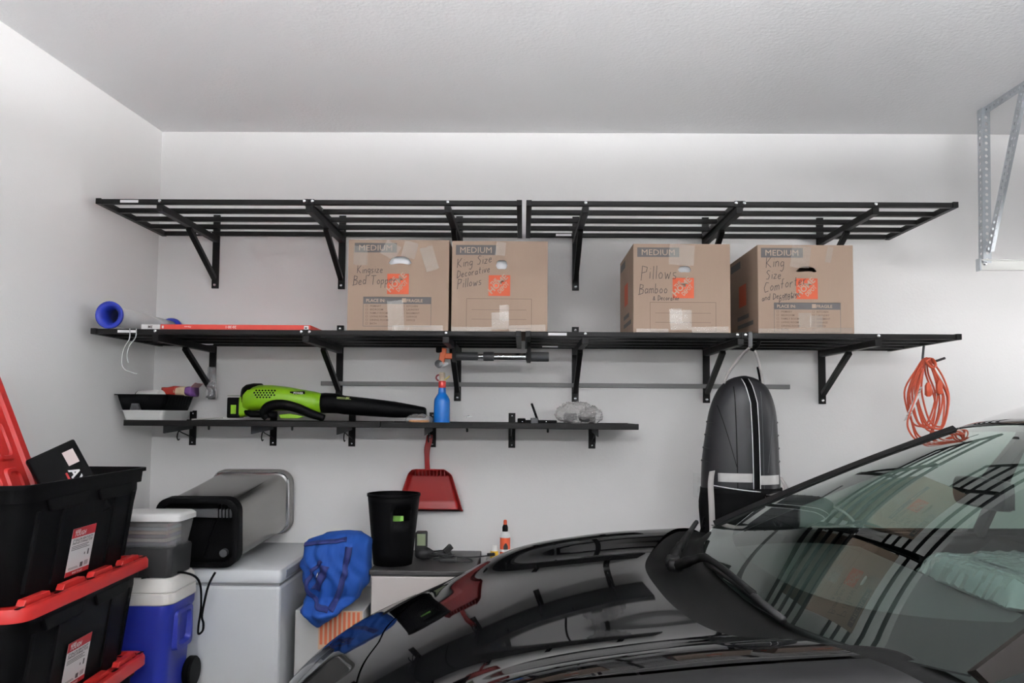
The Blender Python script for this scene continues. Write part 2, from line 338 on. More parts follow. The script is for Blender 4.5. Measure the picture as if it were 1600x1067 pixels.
# ------------------------------------------------------------------ moving cartons
def carton(x0, x1, z0, z1, y0, y1, label, layout, hand, hole, tapes, lean=0):
    w, h, dp = x1-x0, z1-z0, y1-y0; th = .005
    t = thing('moving_carton', label, 'box', ((x0+x1)/2, (y0+y1)/2, z0))
    HX, HY = w/2, dp/2
    FM = frame((-HX, -HY, 0), (1,0,0), (0,0,1))          # front face, x right, y up
    def fm(off): return Matrix.Translation((0, -off, 0)) @ FM
    hl = [(a*w, b*h) for a, b in hole]
    fr = holed([(0,0),(w,0),(w,h),(0,h)], [hl]).xf(fm(0))
    fr.build('front_panel', 'cardboard', t, solid=th)
    MB().box(-HX, -HX+th, -HY+th, HY, 0, h).build('side_panel', 'cardboard', t)
    MB().box(HX-th, HX, -HY+th, HY, 0, h).build('side_panel', 'cardboard', t)
    MB().box(-HX+th, HX-th, HY-th, HY, 0, h).build('back_panel', 'cardboard', t)
    MB().box(-HX+th, HX-th, -HY+th, HY-th, 0, th).build('bottom_flap', 'cardboard', t)
    MB().box(-HX+th, HX-th, -HY+th, -.003, h-th, h+.001).build('top_flap', 'cardboard', t)
    MB().box(-HX+th, HX-th, .003, HY-th, h-th, h+.001).build('top_flap', 'cardboard', t)
    P = fm(th/2 + .0004); P2 = fm(th/2 + .0008); P3 = fm(th/2 + .0012)
    def rect(mb, a0, a1, b0, b1, M): return mb.add([M @ Vector((a, b, 0)) for a, b in ((a0,b0),(a1,b0),(a1,b1),(a0,b1))], [(0,1,2,3)])
    def wire(mb, a0, a1, b0, b1, M, lw=.0016):
        rect(mb,a0,a1,b0,b0+lw,M); rect(mb,a0,a1,b1-lw,b1,M); rect(mb,a0,a0+lw,b0,b1,M); rect(mb,a1-lw,a1,b0,b1,M)
    # size banner
    a0, a1, b0, b1 = layout['banner']; a0, a1, b0, b1 = a0*w, a1*w, b0*h, b1*h
    bn = rect(MB(), a0, a1, b0, b1, P).build('size_banner', 'ink_grey', t)
    tx = text_mb('MEDIUM', (b1-b0)*.86, .0); wx = max(q.x for q in tx.v)
    sc = (a1-a0)*.80/wx
    join(MB(), tx, P2 @ Matrix.Translation((a0+(a1-a0)*.09, b0+(b1-b0)*.2, 0)) @ Matrix.Diagonal((sc, 1, 1, 1))).build('banner_lettering', 'card_light', bn)
    # orange square with diagonal lettering
    a0, a1, b0, b1 = layout['logo']; a0, a1, b0, b1 = a0*w, a1*w, b0*h, b1*h; S = a1-a0; H = b1-b0
    lg = rect(MB(), a0, a1, b0, b1, P).build('logo_square', 'orange_ink', t)
    lm = MB(); C = Vector(((a0+a1)/2, (b0+b1)/2, 0))
    for s, sz, off, along, wid in (('THE', .20, .235, -.06, .36), ('HOME', .33, -.03, 0, 1.10), ('DEPOT', .23, -.30, .06, .62)):
        q = text_mb(s, sz*S*1.25, .03); wx = max(p.x for p in q.v); k = wid*S/wx
        M = P2 @ Matrix.Translation(C) @ Matrix.Rotation(math.radians(45), 4, 'Z') @ Matrix.Translation((along*S - wid*S/2, off*S*.95, 0)) @ Matrix.Diagonal((k, .95, 1, 1))
        join(lm, q, M)
    lm.build('logo_lettering', 'card_light', lg)
    # lower table
    a0, a1, b0, b1 = layout['table']; a0, a1, b0, b1 = a0*w, a1*w, b0*h, b1*h
    pm = MB(); wire(pm, a0, a1, b0, b1, P)
    if layout['kind'] == 'list':
        hb = b1 - .062*h*1.25; rect(pm, a0, a1, hb, b1, P); pr = pm.build('room_list', 'ink_grey', t)
        hd = MB(); s1 = (b1-hb)*.62
        join(hd, text_mb('PLACE IN:', s1, .02), P2 @ Matrix.Translation((a0+.012, hb+(b1-hb)*.26, 0)))
        join(MB(), text_mb('FRAGILE', s1, .02), P2 @ Matrix.Translation((a0+(a1-a0)*.635, hb+(b1-hb)*.26, 0))).build('fragile_heading', 'card_light', pr)
        rect(MB(), a0+(a1-a0)*.57, a0+(a1-a0)*.57+s1*.95, hb+(b1-hb)*.22, hb+(b1-hb)*.8, P2).build('fragile_tick_box', 'card_light', pr); hd.build('list_heading', 'card_light', pr)
        it = MB(); n = 6; st = (hb-b0)*.93/n; sz = st*.78
        for col, words in ((.04, ('PRIMARY','BEDROOM','FAMILY ROOM','LIVING ROOM','DINING ROOM','BATH')), (.575, ('KITCHEN','LAUNDRY','BASEMENT','GARAGE','OFFICE',''))):
            for i, wd in enumerate(words):
                y = hb - st*(i+1) + st*.1; x = a0+(a1-a0)*col
                wire(it, x, x+sz*.75, y, y+sz*.72, P2, .0009)
                if wd: join(it, text_mb(wd, sz, .006), P2 @ Matrix.Translation((x+.018, y, 0)))
        tag(it.build('list_words', 'ink_brown', pr), kind='stuff')
    else:
        for f in (.62, .30): rect(pm, a0+(a1-a0)*.08, a0+(a1-a0)*.92, b0+(b1-b0)*f, b0+(b1-b0)*f+.0014, P)
        pm.build('writing_lines', 'ink_brown', t)
    hm = MB()
    for (s, u, v, hh, sl) in hand: scribble(hm, s, u*w, v*h, hh*h, sl, M=P3)
    hm.build('handwriting', 'marker', t)
    for (u0, u1, v0, v1, rot) in tapes:
        n = 8; cm = MB(); cc = Vector(((u0+u1)/2*w, (v0+v1)/2*h, 0)); ww, hh = (u1-u0)*w, (v1-v0)*h
        rnd = random.Random(int(u0*999+v0*77))
        def gf(i, j):
            a = (i-.5)*ww; b = (j-.5)*hh
            e = (rnd.uniform(-.02, .02)*hh if j in (0, 1) else 0)
            z = .0016 + .0011*noise.noise(Vector((a*60, b*60, u0*9)))
            return fm(th/2) @ Matrix.Translation(cc) @ Matrix.Rotation(rot, 4, 'Z') @ Vector((a, b+e, z))
        cm.grid(gf, n, n).build('tape_strip', 'tape', t)
    # the same print on the left side panel
    SM = frame((-HX-.0005, HY, 0), (0,-1,0), (0,0,1))
    s1 = MB(); rect(s1, .06*dp, .42*dp, .86*h, .95*h, SM); rect(s1, .3*dp, .85*dp, .12*h, .17*h, SM); rect(s1, .3*dp, .7*dp, .22*h, .27*h, SM); s1.build('side_banner', 'ink_grey', t)
    rect(MB(), .36*dp, .62*dp, .38*h, .64*h, SM).build('side_logo', 'orange_ink', t)
    return t
def slot(u, v, a, b, arch=0, n=10):
    P = []
    for k in range(n+1): q = -1+2*k/n; P.append((u+a*q, v-b*math.sqrt(max(0, 1-abs(q)**4)) + arch*(1-q*q)))
    for k in range(n-1, 0, -1): q = -1+2*k/n; P.append((u+a*q, v+b*math.sqrt(max(0, 1-abs(q)**4)) + arch*(1-q*q)))
    return P
ZS = 1.8458
carton(-.748, -.318, ZS, ZS+.389, 3.345, 3.79, 'moving carton marked Bed Topper, touching its neighbour on the slatted shelf', 
    dict(banner=(.06,.48,.86,.965), logo=(.39,.605,.40,.625), table=(.155,.83,.045,.37), kind='list'),
    [('Kingsize', .09, .63, .085, .02), ('Bed Topper', .055, .50, .10, .03)], slot(.515, .745, .115, .04, .035),
    [(.05,.19,.72,.93,0), (.34,.5,.80,.97,-.5), (.54,.68,.80,.98,-.25), (.74,.87,.66,.93,.3), (.40,.56,.0,.33,.06), (.45,.95,.0,.06,0)])
carton(-.305, .103, ZS, ZS+.386, 3.345, 3.785, 'moving carton marked Decorative Pillows with ruled writing frame, touching the Bed Topper carton',
    dict(banner=(.04,.46,.845,.955), logo=(.385,.61,.39,.62), table=(.155,.835,.03,.36), kind='frame'),
    [('King Size', .055, .70, .10, .16), ('Decorative', .055, .585, .085, .20), ('Pillows', .06, .47, .10, .16)], slot(.52, .73, .06, .05, .01),
    [(.46,.56,.84,.99,-.1), (.42,.60,.02,.21,.05), (.5,.60,.12,.29,0), (.0,.42,.0,.045,0), (.6,.98,.0,.07,.03)])
carton(.467, .876, ZS, ZS+.378, 3.345, 3.80, 'moving carton marked Pillows Bamboo, standing above the backpack hook',
    dict(banner=(.04,.475,.85,.958), logo=(.405,.625,.385,.615), table=(.17,.852,.012,.34), kind='frame'),
    [('Pillows', .08, .60, .15, .0), ('Bamboo', .06, .43, .11, .05), ('& Decorator', .20, .36, .06, .0)], slot(.53, .705, .068, .035, .01),
    [(.37,.63,.76,.99,-.06), (.38,.60,.03,.25,0), (.37,.5,.1,.27,.03), (.03,.36,.0,.04,0), (.6,.98,.0,.065,.02)])
carton(.993, 1.395, ZS, ZS+.376, 3.345, 3.80, 'moving carton marked King Size Comforter with dark open hand slot',
    dict(banner=(.035,.475,.855,.965), logo=(.40,.625,.385,.62), table=(.165,.862,.01,.345), kind='list'),
    [('King', .085, .735, .12, .10), ('Size', .085, .60, .105, .10), ('Comforter', .06, .455, .115, .22), ('and Decorative', .04, .36, .07, .15), ('pillows', .22, .355, .08, .22)], slot(.51, .70, .107, .028, .03),
    [(.35,.55,.74,.99,-.12), (.72,.78,.80,.98,-.2), (.42,.55,.06,.23,0), (.54,.67,.06,.20,0), (.0,.40,.0,.05,0), (.40,.98,.0,.06,.02)])
def pillowy(rx, ry, rz, n=40, m=24, e=.30):
    mb = MB(); rings = []; sg = lambda a, p: math.copysign(abs(a)**p, a)
    for j in range(m+1):
        a = -PI/2 + PI*j/m
        rings.append([Vector((rx*sg(math.cos(a), e)*sg(math.cos(2*PI*k/n), e), ry*sg(math.cos(a), e)*sg(math.sin(2*PI*k/n), e), rz*sg(math.sin(a), e))) for k in range(n)])
    return mb.loft(rings)
for (x, rz, lab) in ((-.533, .172, 'white bedding filling the hand slot of the Bed Topper carton'), (-.101, .160, 'white pillow showing low in the slot of the Decorative Pillows carton'), (.672, .158, 'white pillow showing through the slot of the Bamboo carton')):
    e = crumple(pillowy(.185, .19, rz), .008, 14, x)
    lo_ = min(q.z for q in e.v); yf = min(q.y for q in e.v)
    o = e.build('pillow', 'pillow_white', None, True); o.location = (x, 3.345 + .007 - yf, ZS + .0055 - lo_); tag(o, lab, 'pillow')
# ------------------------------------------------------------------ on the slatted shelf
RZ = 1.8436
rt = thing('protective_roll', 'clear rolled plastic sheet with blue flared ends on the shelf at the corner', 'roll', (-1.757, 3.33, RZ+.0585))
ang = math.atan2(.02, .55)
def flare(y, s, nm):
    pr = [(.041, 0), (.048, -s*.008), (.056, -s*.018), (.0575, -s*.030), (.053, -s*.032), (.036, -s*.018), (.031, s*.03), (.031, s*.10)]
    MB().lathe([(r, h) for r, h in pr], (0, y, 0), 28, 'y', caps=False).build(nm, 'blue_plastic', rt, True, solid=.003)
flare(.02, 1, 'end_flare'); flare(.56, -1, 'end_flare')
MB().lathe([(.042, .015), (.042, .56)], (0, 0, 0), 24, 'y', caps=False).build('sheet_roll', film('clear_sheet', (.93, .93, .93), .5, .3), rt, True, solid=.001)
ft = thing('filter_carton', 'thin red air filter carton lying flat on the shelf', 'carton', (-1.23, 3.60, RZ), (0, 0, .0))
fb = MB().box(-.322, .322, -.245, .23, 0, .024).build('carton_body', mat('filter_red', (.55, .045, .03), .45), ft, bevel=.001)
MB().box(-.405, -.325, -.245, .23, .001, .0235).build('carton_end', 'label_white', ft, bevel=.001)
q = MB(); F = frame((0, -.2458, 0), (1,0,0), (0,0,1))
FI = F @ Matrix.Rotation(PI, 4, 'Z')
join(q, text_mb('20·30·1', .016, .01), FI @ Matrix.Translation((-.005, -.019, 0))); join(q, text_mb('Filtrete', .010, 0), FI @ Matrix.Translation((.19, -.017, 0)))
q.add([F @ Vector(p) for p in ((-.315,.006,0),(-.307,.006,0),(-.307,.018,0),(-.315,.018,0))], [(0,1,2,3)])
q.add([F @ Vector(p) for p in ((.295,.003,0),(.315,.003,0),(.315,.021,0),(.295,.021,0))], [(0,1,2,3)]); q.build('carton_print', 'label_white', ft)
q = MB(); join(q, text_mb('3M', .016, .03), FI @ Matrix.Translation((.355, -.018, 0))); join(q, text_mb('M', .013, .03), F @ Matrix.Translation((.2985, .007, .0004))); q.build('black_lettering', 'marker', ft)
P = [(-1.665, 3.318, 1.845), (-1.664, 3.316, 1.80), (-1.69, 3.325, 1.76), (-1.70, 3.33, 1.71), (-1.69, 3.33, 1.675), (-1.66, 3.335, 1.66), (-1.635, 3.34, 1.653)]
st = thing('plastic_strap', 'thin clear plastic strap dangling from the shelf by the corner', 'strap', (-1.665, 3.318, 1.66))
for k, dx in enumerate((0, .028)):
    PP = [(a + dx*(1 - .5*i/6) + 1.665, b - 3.318, c - 1.66 + k*.012*i/6*3) for i, (a, b, c) in enumerate(P)]
    MB().tube(smooth_path(PP[:7 - k*2], 5), .0022, 5).build('strap_end', film('strap_film', (.85, .86, .88), .55, .2), st, True)
bg_ = thing('zip_bag', 'small clear bag of dark fittings hanging off the shelf bracket', 'bag', (-1.535, 3.90, 1.56))
bag = MB()
def bagf(i, j):
    a = (i-.5); z = .155*j; wv = .030*(1 - .35*j) ; return Vector((a*2*wv + .008*noise.noise(Vector((i*4, j*6, 1))), -.012 - .02*math.sin(PI*i)*(1-j*.6) + .006*noise.noise(Vector((i*7, j*9, 3))), z))
bag.grid(bagf, 10, 18).build('bag_film', 'clear_film', bg_, True, solid=.0008)
MB().tube(smooth_path([(-.018, -.016, .01), (0, -.024, .004), (.018, -.02, .02), (.006, -.02, .05), (-.012, -.018, .06), (.008, -.018, .085)], 5), .007, 6).build('fittings', 'dark_grey_plastic', bg_, True)
# ------------------------------------------------------------------ brush hung below the shelf
br = thing('snow_brush', 'telescopic brush with orange head hung flat under the slatted shelf', 'brush', (-.15, 3.60, 1.757))
pole = [(-.165, .014, 'dark_grey_plastic', -.055), (-.055, .008, 'zinc', -.03), (-.03, .0155, 'dark_grey_plastic', .018), (.018, .0115, 'zinc', .165), (.165, .0165, 'dark_grey_plastic', .268)]
for a, r, m, b in [(p[0], p[1]*1.35, p[2], p[3]) for p in pole]: MB().lathe([(r*.94, a), (r, a+.004), (r, b-.004), (r*.94, b)], (0,0,0), 16, 'x').build('grip' if m != 'zinc' else 'pole_section', m, br, True, auto=40)
og = mat('orange_plastic', (.70, .13, .03), .4)
hd = MB().bar((-.165, 0, 0), (-.225, 0, 0), .022, .026).bar((-.21, 0, .036), (-.222, 0, -.034), .03, .026).build('brush_head', og, br, bevel=.004)
MB().box(-.245, -.218, -.02, .02, .016, .040).build('bristles', 'black_plastic', hd, bevel=.003)
MB().lathe([(.006, -.02), (.018, -.016), (.018, .01), (.01, .016)], (-.232, 0, -.036), 16, 'y').build('scraper_hub', 'dark_grey_plastic', hd, True, auto=40)
MB().prism([(-.225, -.03), (-.19, -.03), (-.185, -.036), (-.21, -.05), (-.228, -.046)], -.03, .02, 'y').build('scraper_blade', 'clear_film', hd)
for x in (-.312, .027):
    h = tag(MB().box(x-.009, x+.009, 3.568, 3.572, 1.73, 1.822).box(x-.009, x+.009, 3.572, 3.635, 1.73, 1.734).box(x-.009, x+.009, 3.568, 3.62, 1.8185, 1.8225).build('strap_hook', 'black_steel', None, bevel=.001), 'black strap hook under the shelf holding the ' + ('head end' if x < 0 else 'grip end') + ' of the brush', 'hook')
# ------------------------------------------------------------------ on the tray shelves
TZ = 1.4346; TR = 1.4555          # tray floor top, rail top
def tray(name, x0, x1, y0, y1, z0, z1, m, label, rib):
    t = thing(name, label, 'paint tray', ((x0+x1)/2, (y0+y1)/2, z0)); w, d, h = x1-x0, y1-y0, z1-z0
    rings = []
    for (s, z, r) in ((.78, 0, .02), (.80, .004, .02), (.93, h-.004, .02), (1.0, h-.004, .018), (1.0, h, .018), (.915, h, .018), (.79, .008, .018)):
        rings.append([Vector((a, b, z)) for a, b in rrect(w*s, d*(s if s > .9 else s+.04), r)])
    MB().loft(rings).build('tray_body', m, t, True, auto=35)
    if rib:
        for k in range(9): MB().bar((w*.395, d*(-.38+.09*k), .012), (w*.462, d*(-.38+.09*k), h-.006), .005, .006, (1,0,0)).build('rib', m, t)
        MB().prism([(-w*.20, 0), (-w*.02, 0), (-w*.05, h*.42), (-w*.17, h*.42)], -d*.47, -d*.40).build('foot_notch', 'dark_grey_plastic', t)
    return t
tray('paint_tray', -1.84, -1.628, 3.59, 3.91, TZ, TR+.044, 'white_plastic', 'white paint tray at the bottom of the tray stack by the corner', False)
tray('paint_tray', -1.864, -1.612, 3.58, 3.91, TR+.0445, TR+.117, 'black_plastic', 'black ribbed paint tray stacked on the white tray', True)
rl = thing('paint_roller', 'white paint roller with black end lying in the black tray', 'paint roller', (-1.755, 3.68, TR+.112))
MB().lathe([(.024, -.05), (.026, -.045), (.026, .10), (.023, .105)], (0, 0, 0), 18, 'x').xf(Matrix.Rotation(-.5, 4, 'Z')).build('roller_sleeve', mat('nap', (.66, .65, .63), .9, bump=.5, bscale=250), rl, True)
MB().lathe([(.012, -.058), (.024, -.056), (.024, -.0505), (.012, -.05)], (0, 0, 0), 18, 'x').xf(Matrix.Rotation(-.5, 4, 'Z')).build('end_cap', 'black_plastic', rl, True, auto=40)
pk = thing('foil_packet', 'red and purple foil packet lying in the black paint tray', 'packet', (-1.655, 3.80, TR+.136))
for (a, b, m) in ((-.065, .0, mat('foil_red', (.36, .03, .02), .35)), (-.006, .045, mat('foil_cream', (.62, .50, .33), .35)), (.04, .075, mat('foil_purple', (.14, .05, .22), .35))):
    crumple(MB().loft([[Vector((a+(b-a)*t, y, z)) for y, z in rrect(.10, .036 + .012*t, .014, 4)] for t in [i/8 for i in range(9)]]), .006, 40, a).build('packet_panel', m, pk, True)
crumple(MB().grid(lambda i, j: Vector((.06+.035*i, -.05+.1*j, .005+.035*i)), 8, 10), .008, 60, 3).build('packet_fin', mat('foil_pink', (.55, .25, .26), .3), pk, True, solid=.001)
tag(MB().tube([(-1.50, 3.583, TR+.004), (-1.37, 3.62, TR+.013)], .0035, 6).build('thin_stick', mat('pale_stick', (.30, .29, .27), .6)), 'thin pale stick lying across the tray shelf beside the blower battery', 'stick')
# leaf blower
gm = mat('blower_green', (.20, .41, .010), .35, var=.04); bk = 'black_plastic'
lb = thing('leaf_blower', 'bright green and black cordless leaf blower lying on the tray shelf', 'leaf blower', (-1.1, 3.73, TR))
TB = TR
def xl(secs, n=24, e=2.4):
    rings = []
    for (x, zc, ry, rz) in secs:
        rings.append([Vector((x+1.1, ry*math.copysign(abs(math.cos(2*PI*k/n))**(2/e), math.cos(2*PI*k/n)), zc-TR + rz*math.copysign(abs(math.sin(2*PI*k/n))**(2/e), math.sin(2*PI*k/n)))) for k in range(n)])
    return MB().loft(rings)
hs = xl([(-1.318, 1.552, .03, .035), (-1.305, 1.552, .05, .052), (-1.285, 1.556, .06, .058), (-1.24, 1.563, .068, .060), (-1.18, 1.563, .070, .060), (-1.11, 1.559, .068, .057), (-1.05, 1.552, .064, .053), (-.98, 1.545, .060, .049), (-.945, 1.540, .056, .045)]).build('motor_housing', gm, lb, True)
xl([(-1.318, 1.555, .045, .055), (-1.30, 1.559, .060, .0632), (-1.27, 1.565, .066, .0625), (-1.235, 1.5705, .05, .0565), (-1.23, 1.5705, .04, .05)]).xf(Matrix.Translation((-.004, .012, .004))).build('intake_cover', bk, hs, True)
for r in range(4):
    for c in range(7):
        if (r, c) in ((0,0),(0,6)): continue
        x = -1.245 + c*.0145 + (r % 2)*.007; z = 1.564 + r*.0105
        dz = (z-1.563)/.060; y = -.0695*max(0, 1-abs(dz)**2.4)**(1/2.4)
        MB().lathe([(.0046, -.0016), (.0046, .002)], (x+1.1, y, z-TR), 6, 'y').build('vent_hole', bk, hs)
xl([(-.955, 1.541, .052, .046), (-.93, 1.541, .0505, .0475), (-.87, 1.539, .050, .0475), (-.84, 1.532, .047, .0445), (-.72, 1.522, .044, .042), (-.60, 1.512, .041, .038), (-.52, 1.505, .037, .031), (-.462, 1.499, .034, .026), (-.455, 1.498, .030, .022)], e=2.1).build('blow_tube', bk, lb, True)
MB().box(-.295+.012, -.225, -.04, .04, .006, .102).xf(Matrix.Translation((0,0,.006))).build('battery_pack', bk, lb, bevel=.006)
MB().box(-.2815, -.228, -.036, .03, .1145, .1165).build('battery_gauge', mat('gauge_green', (.06, .16, .05), .3), lb)
MB().box(-.263, -.238, -.0425, -.0395, .03, .072).build('battery_badge', gm, lb, bevel=.002)
MB().loft([[Vector((x, y, z)) for y, z in rrect(.075*s, h_, .02, 4, 0, zc)] for x, s, h_, zc in ((-.226, 1, .10, .065), (-.205, 1.05, .115, .075), (-.185, 1, .11, .09))]).build('battery_dock', gm, lb, True, auto=40)
MB().tube([(-.215, -.02, .052), (-.17, -.03, .03), (-.05, -.03, .028)], .016, 10).build('lower_spine', bk, lb, True)
hp = smooth_path([(-.085, -.062, .012), (-.10, -.066, .035), (-.075, -.07, .066), (-.02, -.07, .076), (.05, -.066, .062), (.12, -.06, .034), (.18, -.055, .014)], 6)
MB().tube(hp, [.016 + .008*math.sin(PI*i/(len(hp)-1)) for i in range(len(hp))], 10).build('handle', bk, lb, True)
MB().prism([(-.03, .028), (.02, .034), (.09, .02), (.06, .012), (-.02, .012)], -.064, -.052).build('trigger_guard', gm, lb, bevel=.002)
pl = MB().box(.022, .092, -.0590, -.0570, .122, .136).xf(Matrix.Rotation(-.03, 4, 'Y')).build('name_plate', bk, hs)
q = MB()
join(q, text_mb('POWER', .013, .02), Matrix.Translation((0, -.0595, 0)) @ Matrix.Rotation(.03, 4, 'Y') @ frame((.031, 0, .1265), (1,0,0), (0,0,1))); q.build('plate_lettering', 'label_white', hs)
q = MB()
for a in range(3): q.bar((.235+a*.0, -.0475, .113-a*.0035), (.285+.008*a, -.0475, .1095-a*.0035), .0008, .0012)
join(q, text_mb('JET', .012, .03), frame((.278, -.0478, .1045), (1,0,-.1), (.05,0,1))); q.build('tube_lettering', mat('pale_green', (.40, .48, .16), .5), lb)
# spray bottle
sb = thing('spray_bottle', 'blue spray bottle with red collar and cream trigger on tray shelf', 'bottle', (-.374, 3.68, TZ))
MB().lathe([(.030, 0), (.0365, .006), (.0375, .02), (.0375, .118), (.036, .132), (.028, .148), (.0195, .160), (.018, .172), (.0185, .176), (.017, .180), (.0175, .186), (.016, .190), (.016, .194)], (0,0,0), 28).build('bottle_body', mat('bottle_blue', (.003, .125, .46), .3), sb, True)
MB().lathe([(.0165, .188), (.0175, .190), (.0175, .218), (.0155, .222)], (0,0,0), 20).build('collar', mat('collar_red', (.50, .035, .03), .4), sb, True, auto=40)
cr = mat('cream_plastic', (.70, .62, .47), .4)
MB().loft([[Vector((a, b, z)) for a, b in rrect(w, d, .005, 3, 0, yy)] for z, w, d, yy in ((.221, .024, .026, 0), (.238, .024, .034, -.002), (.256, .024, .07, -.012), (.262, .021, .066, -.012))]).build('sprayer_head', cr, sb, True, auto=40)
MB().tube(smooth_path([(-.010, -.03, .252), (-.022, -.034, .245), (-.025, -.03, .232), (-.016, -.02, .222)], 5), .004, 6).build('trigger', mat('trigger_maroon', (.25, .04, .05), .4), sb, True)
MB().bar((.012, -.01, .226), (.036, -.012, .246), .004, .006).build('nozzle_tab', mat('tab_yellow', (.50, .40, .08), .4), sb)
for c_ in sb.children:
    for v_ in c_.data.vertices: v_.co.z *= .955
mb_ = thing('clear_packet', 'small clear packet with an orange disc beside the spray bottle', 'packet', (-.475, 3.64, TZ+.006))
MB().lathe([(.044, .010), (.047, .013), (.047, .022), (.044, .025)], (0,0,0), 24).build('orange_disc', mat('disc_orange', (.72, .30, .07), .5), mb_, True, auto=40)
crumple(ellipsoid((0, 0, .026), (.064, .05, .024), 26, 14), .007, 55, 2, .004).build('bag_film', 'clear_film', mb_, True)
tl = thing('clamp_tool', 'black clamp tool with an upright lever on the tray shelf', 'clamp', (.06, 3.70, TZ))
MB().box(-.083, .10, -.02, .02, .0, .034).box(-.083, -.045, -.026, .026, 0, .042).build('clamp_bar', bk, tl, bevel=.004)
MB().bar((.012, 0, .03), (-.018, 0, .112), .014, .011).build('lever', bk, tl, bevel=.004)
MB().box(-.022, .012, -.028, .024, .006, .044).build('jaw', 'dark_grey_plastic', tl, bevel=.003)
for x in (-.06, .05): inst(BOLT, 'rivet', tl, (x, -.0265 if x < 0 else -.0205, .026), (0, 0, PI), (.5, .5, .5))
gb = thing('crumpled_bag', 'crumpled grey plastic bag with dark parts inside on the tray shelf', 'bag', (.262, 3.70, TZ+.022))
crumple(crumple(ellipsoid((-.015, 0, .042), (.080, .065, .040), 72, 44), .022, 26, 5, .016), .007, 95, 2, .012).build('bag_film', film('grey_film', (.60, .58, .57), .36, .15, f0=.08), gb, True, auto=25)
crumple(crumple(ellipsoid((.055, 0, .040), (.052, .045, .026), 60, 36), .02, 30, 9, .014), .006, 95, 4, .010).build('bag_neck', 'grey_film', gb, True)
MB().box(-.07, -.01, -.02, .03, .006, .045).box(.0, .05, -.03, .02, .006, .03).build('dark_parts', 'dark_grey_plastic', gb, bevel=.008)
tag(MB().bar((-.262, 3.577, TR+.024), (-.232, 3.60, TR+.030), .008, .003).bar((-.255, 3.577, TR+.024), (-.242, 3.60, TR+.032), .004, .003).build('metal_clip', 'zinc'), 'small bright metal clip lying on the tray shelf rail', 'clip')
# ------------------------------------------------------------------ dustpan
dp = thing('dustpan', 'red plastic dustpan hanging by its handle from the tray shelf', 'dustpan', (-.452, 3.905, 1.39))
def dpz(py): return py
out = []
def pan(i, j):
    z = -.168 - .20*j; hw = .098 + .066*j + .0*j
    if j < .16: hw *= .82 + .18*math.sin(PI/2*j/.16)
    x = (2*i-1)*hw; edge = abs(2*i-1)
    y = .038 - .045*max(0, (edge-.86)/.14)**1.0 - .05*max(0, (.16-j)/.16)
    if j > .80: y -= .010*(j-.80)/.2
    return Vector((x, y, z))
mat('dustpan_red', (.25, .011, .010), .4, var=.05)
MB().grid(pan, 36, 30).build('pan', 'dustpan_red', dp, True, solid=.003)
MB().box(-.163, .163, .018, .030, -.374, -.367).build('rubber_lip', 'black_plastic', dp)
hpth = [(-.004, .005, .0), (-.006, 0, -.03), (-.014, -.008, -.07), (-.014, -.008, -.12), (-.012, .0, -.17)]
hring = [[Vector((p.x + a, p.y + b, p.z)) for a, b in rrect(.028 + .004*math.sin(i*.3), .014, .005, 3)] for i, p in enumerate(smooth_path(hpth, 5))]
hd = MB().loft(hring).build('handle', 'dustpan_red', dp, True, auto=40)
MB().box(-.010, .004, -.004, -.0022, -.014, -.009).build('hang_slot', 'label_white', hd)
for k in range(9): MB().box(-.072+.018*k-.0012, -.072+.018*k+.0012, -.010, .036, -.20, -.172).build('back_rib', 'dustpan_red', dp)
# ------------------------------------------------------------------ backpack on its hook
hk = tag(MB().box(.943, .961, 3.318, 3.322, 1.775, 1.848).box(.943, .961, 3.318, 3.352, 1.8437, 1.8475).build('shelf_hook', 'dark_grey_plastic', None, bevel=.001), 'grey flat shelf hook that carries the backpack', 'hook')
MB().tube([(.952, 3.318, 1.778), (.956, 3.30, 1.772), (.972, 3.285, 1.79), (.978, 3.282, 1.805)], .009, 8).build('rubber_tip', 'black_plastic', hk, True)
bp = thing('backpack', 'dark grey hard shell backpack with reflective bands hung from the shelf', 'backpack', (.935, 3.43, .93))
Z0 = .93
KW = [(.93, .155), (1.04, .168), (1.14, .168), (1.30, .163), (1.42, .153), (1.52, .140), (1.60, .112), (1.64, .080), (1.66, .045), (1.668, .012)]
KD = [(.93, .10), (1.1, .12), (1.3, .115), (1.5, .10), (1.62, .075), (1.668, .02)]
def bp_pt(a, z, off=0, e=2.6):
    w, d = spline(KW, z)+off, spline(KD, z)+off; c, s = math.cos(a), math.sin(a)
    dx = .018*max(0, (z-1.3)/.37)
    return Vector((dx + w*math.copysign(abs(c)**(2/e), c), d*math.copysign(abs(s)**(2/1.9), s), z-Z0))
def bp_surf(x, z, off=0):
    w = spline(KW, z)+off; d = spline(KD, z)+off; dx = .018*max(0, (z-1.3)/.37)
    c = max(-1, min(1, (x-dx)/w)); s = max(0, 1-abs(c)**2.6)**(1.9/2.6) if False else max(0, 1-abs(c)**2.6)
    return Vector((x, -d*s**(1/1.9), z-Z0))
zs = [1.175 + (1.668-1.175)*(1-(1-k/30)**1.6) for k in range(31)]
bpm = mat('shell_grey', (.014, .014, .016), .36, spec=.3, bump=.04, bscale=300)
MB().loft([[bp_pt(2*PI*k/40, z) for k in range(40)] for z in zs]).build('hard_shell', bpm, bp, True)
zs2 = [.93 + (1.192-.93)*k/12 for k in range(13)]
crumple(MB().loft([[bp_pt(2*PI*k/40, z, .004, 3.2) for k in range(40)] for z in zs2]), .006, 14, 4).build('fabric_base', mat('black_fabric', (.003, .003, .0032), .9, spec=.1, bump=.3, bscale=400), bp, True)
